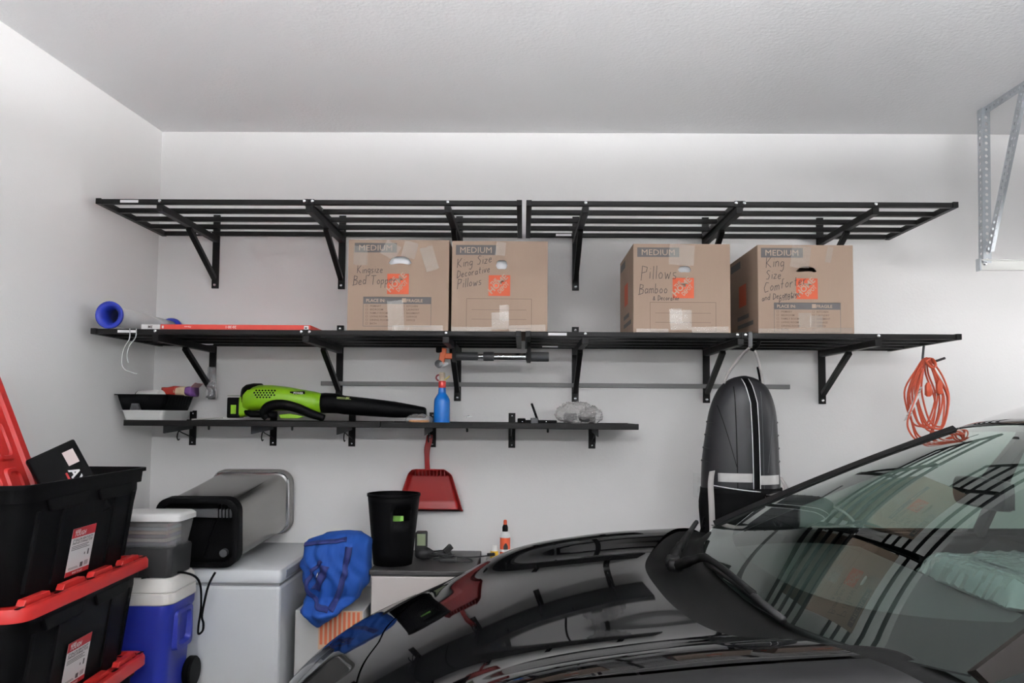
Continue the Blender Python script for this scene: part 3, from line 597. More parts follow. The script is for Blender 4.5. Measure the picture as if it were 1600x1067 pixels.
def strip(x0, x1, zlist, off, n=6):
    return MB().grid(lambda i, j: bp_surf(x0(zlist[0]+(zlist[1]-zlist[0])*j) + (x1(zlist[0]+(zlist[1]-zlist[0])*j)-x0(zlist[0]+(zlist[1]-zlist[0])*j))*i, zlist[0]+(zlist[1]-zlist[0])*j, off), n, 40)
xc = lambda z: .032 + .004*math.sin((z-1.0)*5) - .02*max(0, (z-1.55)/.11)
strip(lambda z: xc(z)-.013, lambda z: xc(z)+.013, (1.19, 1.655), .003).build('zip_channel', 'black_plastic', bp, True, solid=.002)
for s in (-1, 1): strip(lambda z: xc(z)+s*.0145-.0016, lambda z: xc(z)+s*.0145+.0016, (1.19, 1.655), .0042, 1).build('piping', 'label_white', bp, True, solid=.001)
strip(lambda z: -.045, lambda z: -.041, (1.10, 1.62), .001, 1).build('seam', 'black_plastic', bp, True)
strip(lambda z: .066, lambda z: .0685, (1.10, 1.60), .0012, 1).build('seam', 'dark_grey_plastic', bp, True)
strip(lambda z: -.045 - .060*(z-1.28)/.24, lambda z: -.0425 - .060*(z-1.28)/.24, (1.28, 1.54), .0012, 1).build('seam', 'black_plastic', bp, True)
strip(lambda z: .085 + .035*(z-1.26)/.24, lambda z: .0872 + .035*(z-1.26)/.24, (1.26, 1.50), .0012, 1).build('seam', 'dark_grey_plastic', bp, True)
rf = mat('reflective_grey', (.42, .41, .40), .45, var=.08, vscale=40)
strip(lambda z: -.118, lambda z: xc(z)-.017, (1.222, 1.258), .003, 14).build('reflective_band', rf, bp, True, solid=.001)
strip(lambda z: xc(z)+.017, lambda z: .142, (1.212, 1.250), .003, 14).build('reflective_band', rf, bp, True, solid=.001)
MB().tube([bp_surf(-.14 + .288*k/24, 1.206 - .026*math.sin(PI/2*k/24), .006) for k in range(25)], .0022, 6).build('piping', 'label_white', bp, True)
for s in (-1, 1):
    for z in (1.47, 1.415, 1.36, 1.305):
        a0 = PI if s < 0 else 0
        MB().tube([bp_pt(a0 + (.55*t if s < 0 else -.55*t), z - .004*t, .001) for t in [k/8 for k in range(9)]], [.005*(1-k/9.5) for k in range(9)], 6).build('side_rib', bpm, bp, True)
web = mat('webbing_grey', (.36, .34, .33), .8, bump=.3, bscale=500)
def ribbon(pts, w, axis, n=8):
    P = smooth_path(pts, n); a = Vector(axis)*w/2; return MB().loft([[p-a, p+a] for p in P], close=False)
ribbon([(-.140, -.085, .335), (-.150, -.10, .28), (-.150, -.115, .18), (-.148, -.115, .08), (-.147, -.10, .0)], .024, (1,0,.2)).build('side_strap', web, bp, True, solid=.002)
ribbon([(.158, -.03, .31), (.180, -.05, .26), (.172, -.06, .19), (.165, -.05, .14)], .02, (1,0,-.4)).build('side_strap', web, bp, True, solid=.002)
for k in range(3):
    MB().tube(smooth_path([(-.165, -.05, .10+.02*k), (-.19, -.04, .05), (-.21-.006*k, -.02, -.02+.012*k)], 5), .004, 6).build('shoulder_cord', 'black_plastic', bp, True)
ribbon([(-.075, -.03, .705), (-.055, -.05, .755), (-.01, -.09, .825), (.008, -.128, .847)], .014, (.75,.2,-.5)).build('hanging_loop', web, bp, True, solid=.002)
ribbon([(.092, -.03, .700), (.075, -.06, .755), (.045, -.10, .82), (.022, -.13, .847)], .014, (.75,.2,.5)).build('hanging_loop', web, bp, True, solid=.002)
ribbon([(.008, -.128, .847), (.015, -.134, .850), (.022, -.13, .847)], .013, (.3,1,0)).build('hanging_loop', web, bp, True, solid=.002)
MB().bar((.068, -.045, .775), (.094, -.004, .700), .014, .008, (0,1,0)).build('strap_buckle', 'black_plastic', bp, bevel=.002)
# ------------------------------------------------------------------ extension cord
ch = tag(MB().tube(smooth_path([(1.815, 3.60, 1.821), (1.812, 3.60, 1.80), (1.80, 3.585, 1.755), (1.796, 3.575, 1.742), (1.803, 3.56, 1.735), (1.83, 3.53, 1.745), (1.856, 3.50, 1.757)], 5), .0055, 8).build('cord_hook', 'dark_grey_plastic', None, True), 'bent grey hook on the shelf end holding the orange cord', 'hook')
cm = mat('cord_orange', (.52, .075, .03), .45)
ec = thing('extension_cord', 'orange extension cord coiled and hung from the shelf end hook', 'cord', (1.795, 3.548, 1.38))
rnd = random.Random(5); path = []
for k in range(9):
    wd = rnd.uniform(.035, .075); L_ = rnd.uniform(.30, .375); tw = rnd.uniform(-.022, .025); yy = rnd.uniform(-.03, .03); sk = -.02 + .04*k/8
    top = .374 + .006*rnd.random()
    path += [(sk*.2, -.006 + yy*.2, top), (wd*.55 + sk, yy, top-.07), (wd + tw + sk, yy*1.3, top-L_*.55), (wd*.55 + tw*1.5 + sk, yy*1.5, top-L_*.93), (tw*1.6 + sk, yy*1.5, top-L_), (-wd*.6 + tw + sk, yy, top-L_*.9), (-wd + tw*.4 + sk, yy*.8, top-L_*.5), (-wd*.5 + sk*.5, yy*.5, top-.06)]
MB().tube(smooth_path(path, 5), .0042, 6).build('cord', cm, ec, True)
MB().tube(smooth_path([(-.03, -.03, .33), (-.06, -.035, .22), (-.10, -.03, .10), (-.085, -.03, .04), (-.04, -.03, .0), (-.02, -.03, .02)], 6), .0042, 6).build('cord_tail', cm, ec, True)
MB().tube(smooth_path([(.0, -.035, .375), (-.02, -.045, .36), (.0, -.05, .335), (.02, -.045, .345), (.022, -.02, .372), (.005, .012, .376), (-.012, .0, .36)], 6), .006, 6).build('cord_wrap', cm, ec, True)
for x, z in ((-.012, .235), (.036, .245)): MB().loft([[Vector((x+a, -.04+b, z+h)) for a, b in rrect(w, w*.8, .004, 3)] for h, w in ((-.028, .014), (-.02, .026), (.02, .024), (.034, .012))]).build('plug', cm, ec, True, auto=50)
tg = film('cord_tag_film', (.70, .68, .67), .75, .3)
ribbon([(-.045, -.03, .245), (-.07, -.035, .185), (-.105, -.03, .105)], .03, (.85, .0, .5), 4).build('paper_tag', tg, ec, True, solid=.0006)
q = MB()
for k in range(9):
    c = Vector((-.045, -.0335, .245)).lerp(Vector((-.103, -.0335, .11)), (k+.7)/10); q.bar(c - Vector((.010, 0, .006)), c + Vector((.008+.003*(k%3), 0, .005)), .0006, .0022)
q.build('tag_print', 'ink_brown', ec)
# ------------------------------------------------------------------ garage door track hardware
def perforated(L_, wd, pitch, r):
    """strip in the xz plane, x across, z along, real holes"""
    mb = MB(); n = int(L_/pitch)
    for i in range(n):
        zc = (i+.5)*pitch; o = []; h = []
        for k in range(8):
            a = 2*PI*k/8 + PI/8
            h.append((r*math.cos(a), 0, zc + r*math.sin(a)))
        ox = [(wd/2, .38), (.38, .5), (-.38, .5), (-wd/2, .38), (-wd/2, -.38), (-.38, -.5), (.38, -.5), (wd/2, -.38)]
        for a, b in ox: o.append((a if abs(a) == wd/2 else a*wd, 0, zc + b*pitch))
        o = [o[0], o[1], o[2], o[3], o[4], o[5], o[6], o[7]]
        mb.add(o + h, [(k, (k+1) % 8, 8+(k+1) % 8, 8+k) for k in range(8)])
        mb.add([(wd/2,0,zc+.5*pitch),(wd/2,0,zc+.38*pitch),(.38*wd,0,zc+.5*pitch)], [(0,1,2)]); mb.add([(-wd/2,0,zc+.5*pitch),(-wd/2,0,zc+.38*pitch),(-.38*wd,0,zc+.5*pitch)], [(0,1,2)])
        mb.add([(wd/2,0,zc-.5*pitch),(wd/2,0,zc-.38*pitch),(.38*wd,0,zc-.5*pitch)], [(0,1,2)]); mb.add([(-wd/2,0,zc-.5*pitch),(-wd/2,0,zc-.38*pitch),(-.38*wd,0,zc-.5*pitch)], [(0,1,2)])
    return mb
th_ = thing('track_hanger', 'perforated galvanised steel hanger between the ceiling and the door track', 'hanger', (2.105, 3.60, 2.20))
def angle_iron(p0, p1, nm, side, up):
    p0, p1 = Vector(p0), Vector(p1); d = (p1-p0); L_ = d.length; d.normalize(); sx = Vector(side); sx = (sx - d*sx.dot(d)).normalized(); u = d.cross(sx)
    for ax, off in ((sx, sx*.018), (u*up, u*up*.018)):
        nrm = d.cross(ax); o = p0 + off
        M = Matrix(((ax.x, -nrm.x, d.x, o.x), (ax.y, -nrm.y, d.y, o.y), (ax.z, -nrm.z, d.z, o.z), (0,0,0,1)))
        perforated(L_, .036, .030, .0075).xf(M).build(nm, 'galvanised', th_, solid=.002, weld=True)
angle_iron((-.012, 0, .0), (.0, .0, .724), 'vertical_strut', (1,0,0), 1)
angle_iron((.012, .06, .7235), (.012, -1.0, .7235), 'ceiling_angle', (0,0,-1), 1)
angle_iron((-.006, -.012, .05), (-.002, -.285, .705), 'diagonal_strut', (1,0,0), -1)
tk = thing('door_track', 'horizontal galvanised roller track of the garage door', 'track', (2.07, 3.60, 2.19))
prof = [(-.012, -.024), (.014, -.024), (.014, .024), (-.012, .024), (-.012, .020), (.010, .020), (.010, -.020), (-.012, -.020)]
MB().loft([[Vector((x, a, b)) for a, b in prof] for x in (0, 2.55)]).build('track_channel', mat('track_steel', (.66, .66, .64), .4, metal=.5), tk)
MB().box(-.002, .004, -.016, .018, -.028, .028).build('end_plate', 'galvanised', tk)
inst(BOLT, 'bolt', tk, (.02, -.0125, .004), (0, 0, PI), (1.3, 1.3, 1.3))
# the door itself, rolled up overhead
gd = thing('garage_door', 'white sectional garage door rolled up overhead on its tracks', 'garage door', (2.45, 1.13, 2.215))
dw = mat('door_white', (.76, .76, .75), .45)
for k in range(4):
    x0 = .02 + k*.555
    sec = MB().box(x0, x0+.55, -2.44, 2.44, .0, .04).build('door_section', dw, gd, bevel=.003)
    if k:
        for y in (-2.3, -1.15, 0, 1.15, 2.3): MB().box(x0-.045, x0+.04, y-.03, y+.03, -.008, .0).build('hinge', 'galvanised', sec, bevel=.002)
    for y in (-2.40, 2.40): MB().box(x0+.02, x0+.07, y-.035, y+.035, -.03, 0).build('roller_bracket', 'galvanised', sec, bevel=.002)
tk2 = thing('door_track', 'horizontal galvanised roller track on the far side of the garage door', 'track', (2.07, -1.34, 2.19))
MB().loft([[Vector((x, -a, b)) for a, b in prof] for x in (0, 2.55)]).build('track_channel', 'track_steel', tk2)
for x in (.3, 2.2): MB().box(x, x+.03, -.01, -.006, 0, CEIL-2.19).build('track_strap', 'galvanised', tk2)
# ------------------------------------------------------------------ storage totes against the left wall
TL, TWd = .80, .50
def rr3(w, l, r, z, n=5): return [Vector((a, b, z)) for a, b in rrect(w, l, r, n)]
def tote(z0, h, label, rot, cx=-1.607, cy=2.525, lid=True, lab=True, open_=False):
    t = thing('storage_tote', label, 'storage tote', (cx, cy, z0), (0, 0, rot))
    secs = [(.80, 0, .05), (.805, .004, .05), (.93, h-.075, .055), (.93, h-.05, .055), (.965, h-.05, .055), (.975, h-.012, .055), (1.0, h-.012, .05), (1.0, h, .05), (.955, h, .05), (.915, h-.07, .05), (.79, .012, .045)]
    MB().loft([rr3(TWd*s if s > .9 else TWd*(s-.015), TL*s if s > .9 else TL*(s+.02), r, z) for s, z, r in secs]).build('tub', 'black_plastic', t, True, auto=30)
    # recessed panels between raised ribs on the long side, apron tabs below the rim
    def face(y, z): 
        k = z/(h-.075); return TWd/2*((.785+.145*k))
    for y in (-.30, -.165, .165, .30):
        MB().loft([[Vector((face(y, z)+d, y+s*.010, z)) for s, d in ((-1, -.004), (-.7, .006), (.7, .006), (1, -.004))] for z in (.03, h-.08)]).build('rib', 'black_plastic', t)
    for y0, y1 in ((-.27, -.03), (.03, .27)):
        MB().prism([(y0, h-.045), (y1, h-.045), (y1-.02, h-.085), (y0+.02, h-.085)], TWd*.465, TWd*.487, 'x').build('rim_tab', 'black_plastic', t, bevel=.003)
    if lab:
        za, zb = .030, .178; ya, yb = -.092, .052
        def lp(u, v): 
            z = za + (zb-za)*v; return Vector((face(0, z)+.0035+.002*v, ya + (yb-ya)*u, z))
        def q(u0, u1, v0, v1, off, mb=None): return (mb or MB()).add([lp(u, v) + Vector((off, 0, 0)) for u, v in ((u0,v0),(u1,v0),(u1,v1),(u0,v1))], [(0,1,2,3)])
        ls = q(0, 1, 0, 1, 0).build('label_sheet', 'label_white', t)
        q(0, 1, .80, 1, .0006).build('label_banner', 'label_red', ls); q(0, 1, 0, .10, .0006).build('label_banner', 'label_red', ls)
        fx = (lp(1, .5)-lp(0, .5)).normalized(); fy = (lp(.5, 1)-lp(.5, 0)).normalized(); sp = yb-ya
        def T(s, u, v, size, bold=.02, sh=0, mb=None): return join(mb, text_mb(s, size, bold, sh), frame(lp(u, v) + Vector((.0012, 0, 0)), fx, fy))
        w_ = MB(); T('HYPER', .10, .915, .011, .02, .2, w_); T('TOUGH', .09, .835, .019, .03, .2, w_); T('MADE TO LAST', .28, .03, .009, .02, 0, w_); w_.build('label_lettering', 'label_white', ls)
        b_ = MB(); T('27 GALLON HEAVY-DUTY', .06, .725, .0105, .03, .2, b_); T('SNAP-LID STORAGE TOTE', .06, .66, .0105, .03, .2, b_)
        for i, (u1, v) in enumerate(((.80, .61), (.74, .575), (.84, .54))): q(.06, u1, v, v+.014, .0009, b_)
        for i in range(7): q(.74+.024*i, .752+.024*i, .14, .24, .0009, b_)
        q(.56, .68, .13, .23, .0009, b_); q(.80, .86, .36, .48, .0009, b_); q(.66, .70, .38, .43, .0009, b_); q(.08, .5, .14, .15, .0009, b_); q(.08, .46, .165, .175, .0009, b_)
        b_.build('label_text', 'ink_grey', ls)
    return t
def lid_mesh(t, z):
    LW, LL = .530, .835
    secs = [(0, -.036, .06), (0, -.010, .06), (-.012, .0, .055), (-.045, .0, .045), (-.055, -.014, .04), (-.2, -.014, .02)]
    MB().loft([rr3(LW+a, LL+a, r, z+h) for a, h, r in secs]).build('lid_panel', 'red_plastic', t, True, auto=35)
    for s in (-1, 1):
        for y0, y1 in ((-.36, -.22), (-.16, -.02), (.02, .16), (.22, .36)):
            MB().prism([(y0, -.002), (y1, -.002), (y1-.012, .014), (y0+.012, .014)], s*(LW/2-.052), s*(LW/2-.028), 'x').xf(Matrix.Translation((0,0,z))).build('lid_ridge', 'red_plastic', t, bevel=.002)
        for y in (-.385, -.19, 0, .19, .385):
            MB().box(s*(LW/2-.024)-.005, s*(LW/2-.024)+.005, y-.017, y+.017, z-.001, z+.0012).build('lid_slot', 'black_plastic', t)
RT = math.radians(2.5)
base = tag(MB().box(-1.85, -1.40, 2.16, 2.90, 0, .262).build('low_platform', mat('plywood', (.40, .28, .17), .7, var=.1, vscale=6), bevel=.004), 'low plywood platform under the tote stack', 'platform')
for i, (z0, lab) in enumerate(((.262, 'black storage tote with red lid, lowest of the stack'), (.608, 'black storage tote with red lid and label, middle of the stack'))):
    t = tote(z0, .345, lab, RT); lid_mesh(t, .357)
# (a tote sits on the lid of the one below)
tt = tote(.9545, .337, 'open black storage tote on top of the stack, red lid standing inside', RT)
sl = thing('tote_lid', 'red ribbed tote lid standing upright inside the open tote', 'lid', (-1.478, 2.375, .972), (0, -.395, RT))
LW2 = .56
MB().loft([[Vector((d, a, b+.385)) for a, b in rrect(LW2+e, .77+e, r, 6)] for d, e, r in ((-.03, 0, .06), (-.006, 0, .06), (0, -.014, .055), (0, -.075, .05), (-.012, -.085, .045), (-.012, -.3, .02))]).build('lid_panel', 'red_plastic', sl, True, auto=35)
for c in range(4):
    for r in range(4):
        y = -.165+.11*c; z = .13+.17*r
        MB().loft([[Vector((d, a+y, b+z)) for a, b in rrect(.088-k, .148-k, .018, 3)] for d, k in ((-.014, 0), (-.004, .012), (-.004, .03), (-.010, .04))]).build('waffle_cell', 'red_plastic', sl, True, auto=30)
# black tool case leaning inside
cs = thing('tool_case', 'black tool case with AX lettering tilted inside the open tote', 'case')
ux = Vector((.066, .075, -.0)).normalized()
fn = Vector((.62, -.76, .10)).normalized()            # case front
e2 = Vector((.16, .42, -.80)); e2 = (e2 - fn*e2.dot(fn)).normalized(); e1 = e2.cross(fn).normalized()
A = Vector((-1.470, 2.59, 1.405))
if e1.y > 0: e1 = -e1
cs.location = A
M = Matrix(((e1.x, e2.x, fn.x, 0), (e1.y, e2.y, fn.y, 0), (e1.z, e2.z, fn.z, 0), (0,0,0,1)))
MB().box(0, .15, 0, .26, -.030, 0).xf(M).build('case_front', 'black_plastic', cs, bevel=.006)
MB().box(.003, .147, .003, .257, -.064, -.032).xf(M).build('case_back', 'black_plastic', cs, bevel=.006)
MB().box(.018, .052, .026, .074, 0, .0008).xf(M).build('paper_label', mat('label_pink', (.60, .50, .49), .6), cs)
R_ = M @ Matrix.Translation((.072, .118, .0012)) @ Matrix.Rotation(PI/2, 4, 'Z') @ Matrix.Diagonal((1, 1, 1, 1))
tx = text_mb('AX', .042, .03)
for q_ in tx.v: q_.y = q_.y
join(MB(), tx, M @ Matrix(((0, -1, 0, .060), (1, 0, 0, .086), (0, 0, 1, .001), (0,0,0,1)))).build('case_lettering', 'label_white', cs)
MB().box(.066, .072, .090, .118, 0, .001).xf(M).build('red_bar', 'label_red', cs)
# ------------------------------------------------------------------ cooler with boxes on top
plat = tag(MB().box(-1.74, -1.31, 2.975, 3.235, 0, .40).build('plain_crate', 'plywood', bevel=.004), 'plain plywood crate under the blue cooler', 'crate')
cl = thing('cooler', 'blue wheeled cooler with white lid beside the tote stack', 'cooler', (-1.535, 3.105, .40))
cw, cdp = .46, .26
cb = mat('cooler_blue', (.012, .022, .24), .45, var=.06, vscale=5)
MB().loft([rr3(cw*s, cdp*s2, .045, z) for z, s, s2 in ((0, .86, .86), (.006, .88, .88), (.33, .97, .97), (.345, 1.0, 1.0), (.372, 1.0, 1.0))]).build('body', cb, cl, True, auto=30)
ld = MB().loft([rr3(cw*s, cdp*s, .05, z) for z, s in ((.373, 1.0), (.378, 1.025), (.415, 1.02), (.418, 1.0), (.422, 1.02), (.455, 1.0), (.470, .95), (.472, .88), (.466, .85), (.466, .2))]).build('lid', mat('cooler_white', (.68, .66, .63), .45), cl, True, auto=30)
MB().box(.02, .16, -.10, -.05, .4662, .4718).build('lid_handle_ridge', 'cooler_white', ld, bevel=.006)
hn = MB().loft([[Vector((cw/2*.93 + d, a*1.0+.0, b+.265)) for a, b in rrect(.15-k, .16-k, .02, 4)] for d, k in ((-.02, 0), (.022, .01), (.022, .04), (.002, .055), (.002, .12))]).build('side_handle', cb, cl, True, auto=30)
for y in (.10,):
    wz = MB().lathe([(.02, -.016), (.055, -.016), (.06, -.01), (.06, .01), (.055, .016), (.02, .016)], (cw/2*.93+.01, y, .064), 24, 'x').build('wheel', 'black_plastic', cl, True, auto=35)
bb = tag(MB().loft([rr3(.30*s, .20*s, .02, z) for z, s in ((0, .95), (.005, .97), (.10, 1.0), (.108, .98))]).build('black_box', mat('black_soft', (.014, .014, .015), .6), None, True, auto=30), 'plain black box between the cooler lid and the clear container', 'box')
bb.location = (-1.462, 3.09, .8724)
pc = thing('clear_container', 'clear plastic container of discs with white lid on the black box', 'container', (-1.42, 3.085, .981))
MB().loft([rr3(.245*s, .165*s, .02, z) for z, s in ((0, .84), (.003, .86), (.103, 1.0), (.103, .985), (.006, .84))]).build('tub', film('container_clear', (.55, .55, .55), .30, .15), pc, True, auto=40)
MB().loft([rr3(.262*s, .182*s, .03, z) for z, s in ((.100, 1.0), (.118, 1.0), (.124, .96), (.128, .90))]).build('lid', 'white_plastic', pc, True, auto=35)
for k in range(6):
    m_ = mat('stack_%d' % k, [(.10,.10,.16), (.45,.42,.40), (.05,.05,.10), (.36,.28,.22), (.30,.32,.36), (.07,.06,.06)][k], .4)
    MB().box(-.095, .075, -.062, .062, .006+k*.014, .018+k*.014).build('stacked_case', m_, pc)
cdp_ = smooth_path([(-1.42, 2.985, .8725), (-1.36, 3.02, .878), (-1.30, 3.08, .876), (-1.262, 3.13, .835), (-1.258, 3.15, .74), (-1.262, 3.14, .66), (-1.245, 3.10, .64), (-1.225, 3.09, .655), (-1.235, 3.12, .675), (-1.255, 3.155, .70), (-1.245, 3.18, .80), (-1.225, 3.20, .855)], 6)
tag(MB().tube(cdp_, .0045, 6).build('power_cord', 'black_plastic', None, True), 'thin black cord draped over the cooler lid', 'cord')
# ------------------------------------------------------------------ chest freezer
fz = thing('chest_freezer', 'white chest freezer against the wall under the steel bin', 'freezer', (-1.29, 3.60, 0))
fm_ = mat('freezer_white', (.62, .64, .66), .35, var=.03)
MB().box(-.30, .302, -.315, .345, .03, .785).build('cabinet', fm_, fz, bevel=.015)
MB().box(-.295, .297, -.31, .345, .785, .797).build('gasket', mat('gasket_grey', (.35, .36, .37), .6), fz)
MB().loft([[Vector((a, b, z)) for a, b in rrect(.615+k, .675+k, .02, 4, 0, .012)] for z, k in ((.797, -.004), (.801, 0), (.835, 0), (.848, -.012), (.855, -.04))]).build('lid', fm_, fz, True, auto=35)
MB().box(.306, .3105, -.26, .0, .806, .838).build('lid_grip', mat('grip_grey', (.30, .32, .36), .5), fz, bevel=.004)
for x in (-.25, .25):
    for y in (-.27, .30): MB().lathe([(.02, 0), (.02, .03)], (x, y, 0), 10).build('foot', 'black_plastic', fz)
# ------------------------------------------------------------------ steel bin lying on the freezer
ss = mat('brushed_steel', (.27, .262, .25), .22, metal=.95, var=.05, vscale=60, stretch=(1, 1, .05))
tb = thing('steel_bin', 'rectangular stainless steel pedal bin lying on the chest freezer', 'bin', (-1.322, 3.238, 1.003), (math.radians(-90 + 4.6), 0, 0))
# local frame: +z runs along the bin towards the wall, x across, y up/down (y negative is up)
def bring(w, h, r, z, dx=0): return [Vector((a+dx, b, z)) for a, b in rrect(w, h, r, 6)]
MB().loft([bring(.315, .262, .05, .045), bring(.335, .272, .05, .35), bring(.362, .285, .05, .645)]).build('steel_body', ss, tb, True, auto=40)
bs = MB().loft([bring(.325, .272, .055, .062), bring(.338, .282, .058, .058), bring(.338, .282, .058, .004), bring(.325, .270, .052, .0), bring(.292, .238, .04, .0), bring(.286, .232, .04, .035), bring(.1, .08, .02, .035)]).build('plastic_base', 'black_plastic', tb, True, auto=35)
MB().box(-.14, .14, -.095, -.06, .012, .034).build('pedal_slot', 'dark_grey_plastic', bs, bevel=.004)
for k in range(4): MB().box(.085+.014*k, .089+.014*k, -.115, -.055, .008, .034).build('base_rib', 'black_plastic', bs)
MB().lathe([(.016, .012), (.016, .034)], (.105, .085, 0), 16).build('base_foot', 'dark_grey_plastic', bs, True, auto=40)
MB().bar((.06, -.05, .03), (.01, .10, .03), .02, .012).build('base_brace', 'black_plastic', bs)
MB().loft([bring(.372, .295, .055, .636), bring(.378, .300, .055, .640), bring(.378, .300, .055, .652), bring(.372, .295, .055, .656)]).build('chrome_band', mat('chrome', (.75, .76, .78), .12, metal=1), tb, True, auto=40)
MB().loft([bring(.380, .303, .06, .655), bring(.392, .312, .065, .660), bring(.392, .312, .065, .694), bring(.37, .295, .06, .700)]).build('lid_rim', mat('rim_taupe', (.16, .15, .14), .4), tb, True, auto=40)
MB().box(.045, .085, -.1445, -.1395, .585, .60).xf(Matrix.Rotation(-.016, 4, 'X')).build('purple_sticker', mat('purple', (.16, .06, .25), .5), tb)
# ------------------------------------------------------------------ bag, cartons, mini fridge between freezer and car
wc = thing('flat_carton', 'white carton with orange striped panel under the blue bag', 'carton', (-.81, 3.63, 0))
MB().box(-.145, .145, -.235, .25, 0, .660).build('carton_body', mat('carton_white', (.50, .50, .49), .7, var=.04), wc, bevel=.003)
sp = MB().box(-.045, .14, -.2365, -.2345, .50, .66).build('orange_panel', mat('stripe_cream', (.58, .40, .28), .7), wc)
for k in range(9): MB().box(-.038+.0195*k, -.027+.0195*k, -.2372, -.2362, .52, .655).build('orange_stripe', mat('stripe_orange', (.60, .14, .06), .7), sp)
bl = thing('duffel_bag', 'slumped blue fabric bag with navy straps between freezer and mini fridge', 'bag', (-.80, 3.46, .61))
KB = [(.612, -.838, .010, .015), (.64, -.834, .045, .05), (.68, -.822, .095, .085), (.72, -.806, .125, .11), (.78, -.798, .145, .125), (.85, -.795, .152, .128), (.91, -.793, .150, .12), (.945, -.785, .138, .105), (.965, -.772, .105, .08), (.980, -.76, .07, .05), (.986, -.752, .02, .02)]
fbm = mat('bag_blue', (.003, .052, .27), .8, var=.12, vscale=14, bump=.25, bscale=350)
def bag_pt(a, z, off=0):
    c = spline([(k[0], k[1]) for k in KB], z); w = spline([(k[0], k[2]) for k in KB], z)+off; d = spline([(k[0], k[3]) for k in KB], z)+off
    k_ = max(0, min(1, (.725-z)/.06)); yc = 3.46 - .135*k_*k_*(3-2*k_)
    p = Vector((c + w*math.cos(a), yc + d*math.sin(a), z))
    f = .010*math.sin(5*p.x*20 + p.z*38 + 2*math.sin(p.z*30)) * (.4 + .6*max(0, -math.sin(a))) + .016*noise.noise(p*11) + .008*noise.noise(p*24)
    n = Vector((math.cos(a), math.sin(a), 0)); q = p + n*f*min(1, w/.08)
    q.x = max(-.972, min(-.655, q.x)); return q - Vector((-.80, 3.46, .61))
zb = [.612 + (.986-.612)*(k/44) for k in range(45)]
MB().loft([[bag_pt(2*PI*k/64, z) for k in range(64)] for z in zb]).build('bag_body', fbm, bl, True)
nv = mat('strap_navy', (.012, .02, .12), .7, bump=.3, bscale=400)
def on_bag(x, z, off):
    c = spline([(k[0], k[1]) for k in KB], z); w = spline([(k[0], k[2]) for k in KB], z)
    return bag_pt(2*PI - math.acos(max(-.985, min(.985, (x-c)/max(w, .02)))), z, off)
def bstrap(pts, w, nm='strap', m=None):
    P = smooth_path([(a, 0, b) for a, b in pts], 10); rows = []
    for i, p in enumerate(P):
        t = (P[min(i+1, len(P)-1)] - P[max(i-1, 0)]).normalized(); n = Vector((t.z, 0, -t.x))*w/2
        rows.append([on_bag(p.x + n.x*k, p.z + n.z*k, .007) for k in (-1, -.33, .33, 1)])
    MB().loft(rows, close=False).build(nm, m or nv, bl, True, solid=.003)
bstrap([(-.728, .935), (-.730, .90), (-.737, .832), (-.760, .753), (-.785, .690)], .022)
bstrap([(-.829, .880), (-.872, .826), (-.885, .765), (-.868, .72), (-.83, .70), (-.79, .69)], .014)
bstrap([(-.812, .86), (-.832, .805), (-.858, .755)], .030, 'flap')
bstrap([(-.915, .935), (-.86, .948), (-.80, .955), (-.74, .962)], .014, 'rim_binding')
MB().tube([bag_pt(4.42, .835, .012), bag_pt(4.42, .815, .012)], .003, 6).build('zip_pull', 'zinc', bl, True)
ffr = thing('mini_fridge', 'black mini fridge with pale door beside the car', 'mini fridge', (-.40, 3.69, 0))
MB().box(-.252, .20, -.20, .255, .02, .80).build('cabinet', 'black_soft', ffr, bevel=.004)
MB().box(-.255, .203, -.25, .258, .80, .822).build('top_panel', mat('fridge_top', (.030, .028, .028), .45, var=.1, vscale=30), ffr, bevel=.004)
MB().box(-.244, .20, -.25, -.202, .03, .796).build('door', mat('door_pale', (.50, .46, .44), .35), ffr, bevel=.004)
for x in (-.22, .17):
    for y in (-.16, .22): MB().lathe([(.015, 0), (.015, .02)], (x, y, 0), 8).build('foot', 'black_plastic', ffr)
FT = .822
wb = thing('waste_bin', 'black tapered waste bin with a hand slot on the mini fridge', 'bin', (-.578, 3.60, FT))
slots = []
n = 48; H_ = .312
def wr(z): return .085 + .031*(z/H_)
m_ = MB()
zz = [0, .05, .1, .15, .2, .222, .232, .242, .25, .28, .304]
ang0 = -1.08
for i in range(len(zz)-1):
    for k in range(n):
        a0, a1 = 2*PI*k/n, 2*PI*(k+1)/n; am = (a0+a1)/2 - PI*2
        if 4 <= i <= 7 and abs(((am - ang0 + PI) % (2*PI)) - PI) < .40: continue
        m_.add([(wr(z)*math.cos(a), wr(z)*math.sin(a), z) for a, z in ((a0, zz[i]), (a1, zz[i]), (a1, zz[i+1]), (a0, zz[i+1]))], [(0,1,2,3)])
m_.add([(wr(0)*math.cos(2*PI*k/n), wr(0)*math.sin(2*PI*k/n), .0015) for k in range(n)], [tuple(range(n))])
m_.build('bin_wall', 'black_plastic', wb, True, solid=.003, weld=True)
MB().lathe([(wr(.3)-.002, .300), (wr(.3)+.004, .302), (wr(.3)+.004, .312), (wr(.3)-.003, .312)], (0,0,0), 48, caps=False).build('rim', 'black_plastic', wb, True, solid=.002)
gi = tag(MB().bar((0, 0, .0), (.0, .0, .212), .05, .012, (0, 1, 0)).xf(Matrix.Translation((-.551, 3.555, FT+.005))).build('green_stick', mat('lime', (.22, .50, .08), .5)), 'lime green strip standing inside the black waste bin', 'strip')
ch_ = thing('charger', 'small black charger with a pale green face behind the waste bin', 'charger', (-.462, 3.72, FT))
MB().box(-.03, .022, -.03, .03, .03, .125).build('charger_body', 'black_soft', ch_, bevel=.006)
MB().box(-.02, .019, -.0315, -.029, .065, .118).build('charger_face', mat('face_green', (.22, .26, .16), .4), ch_)
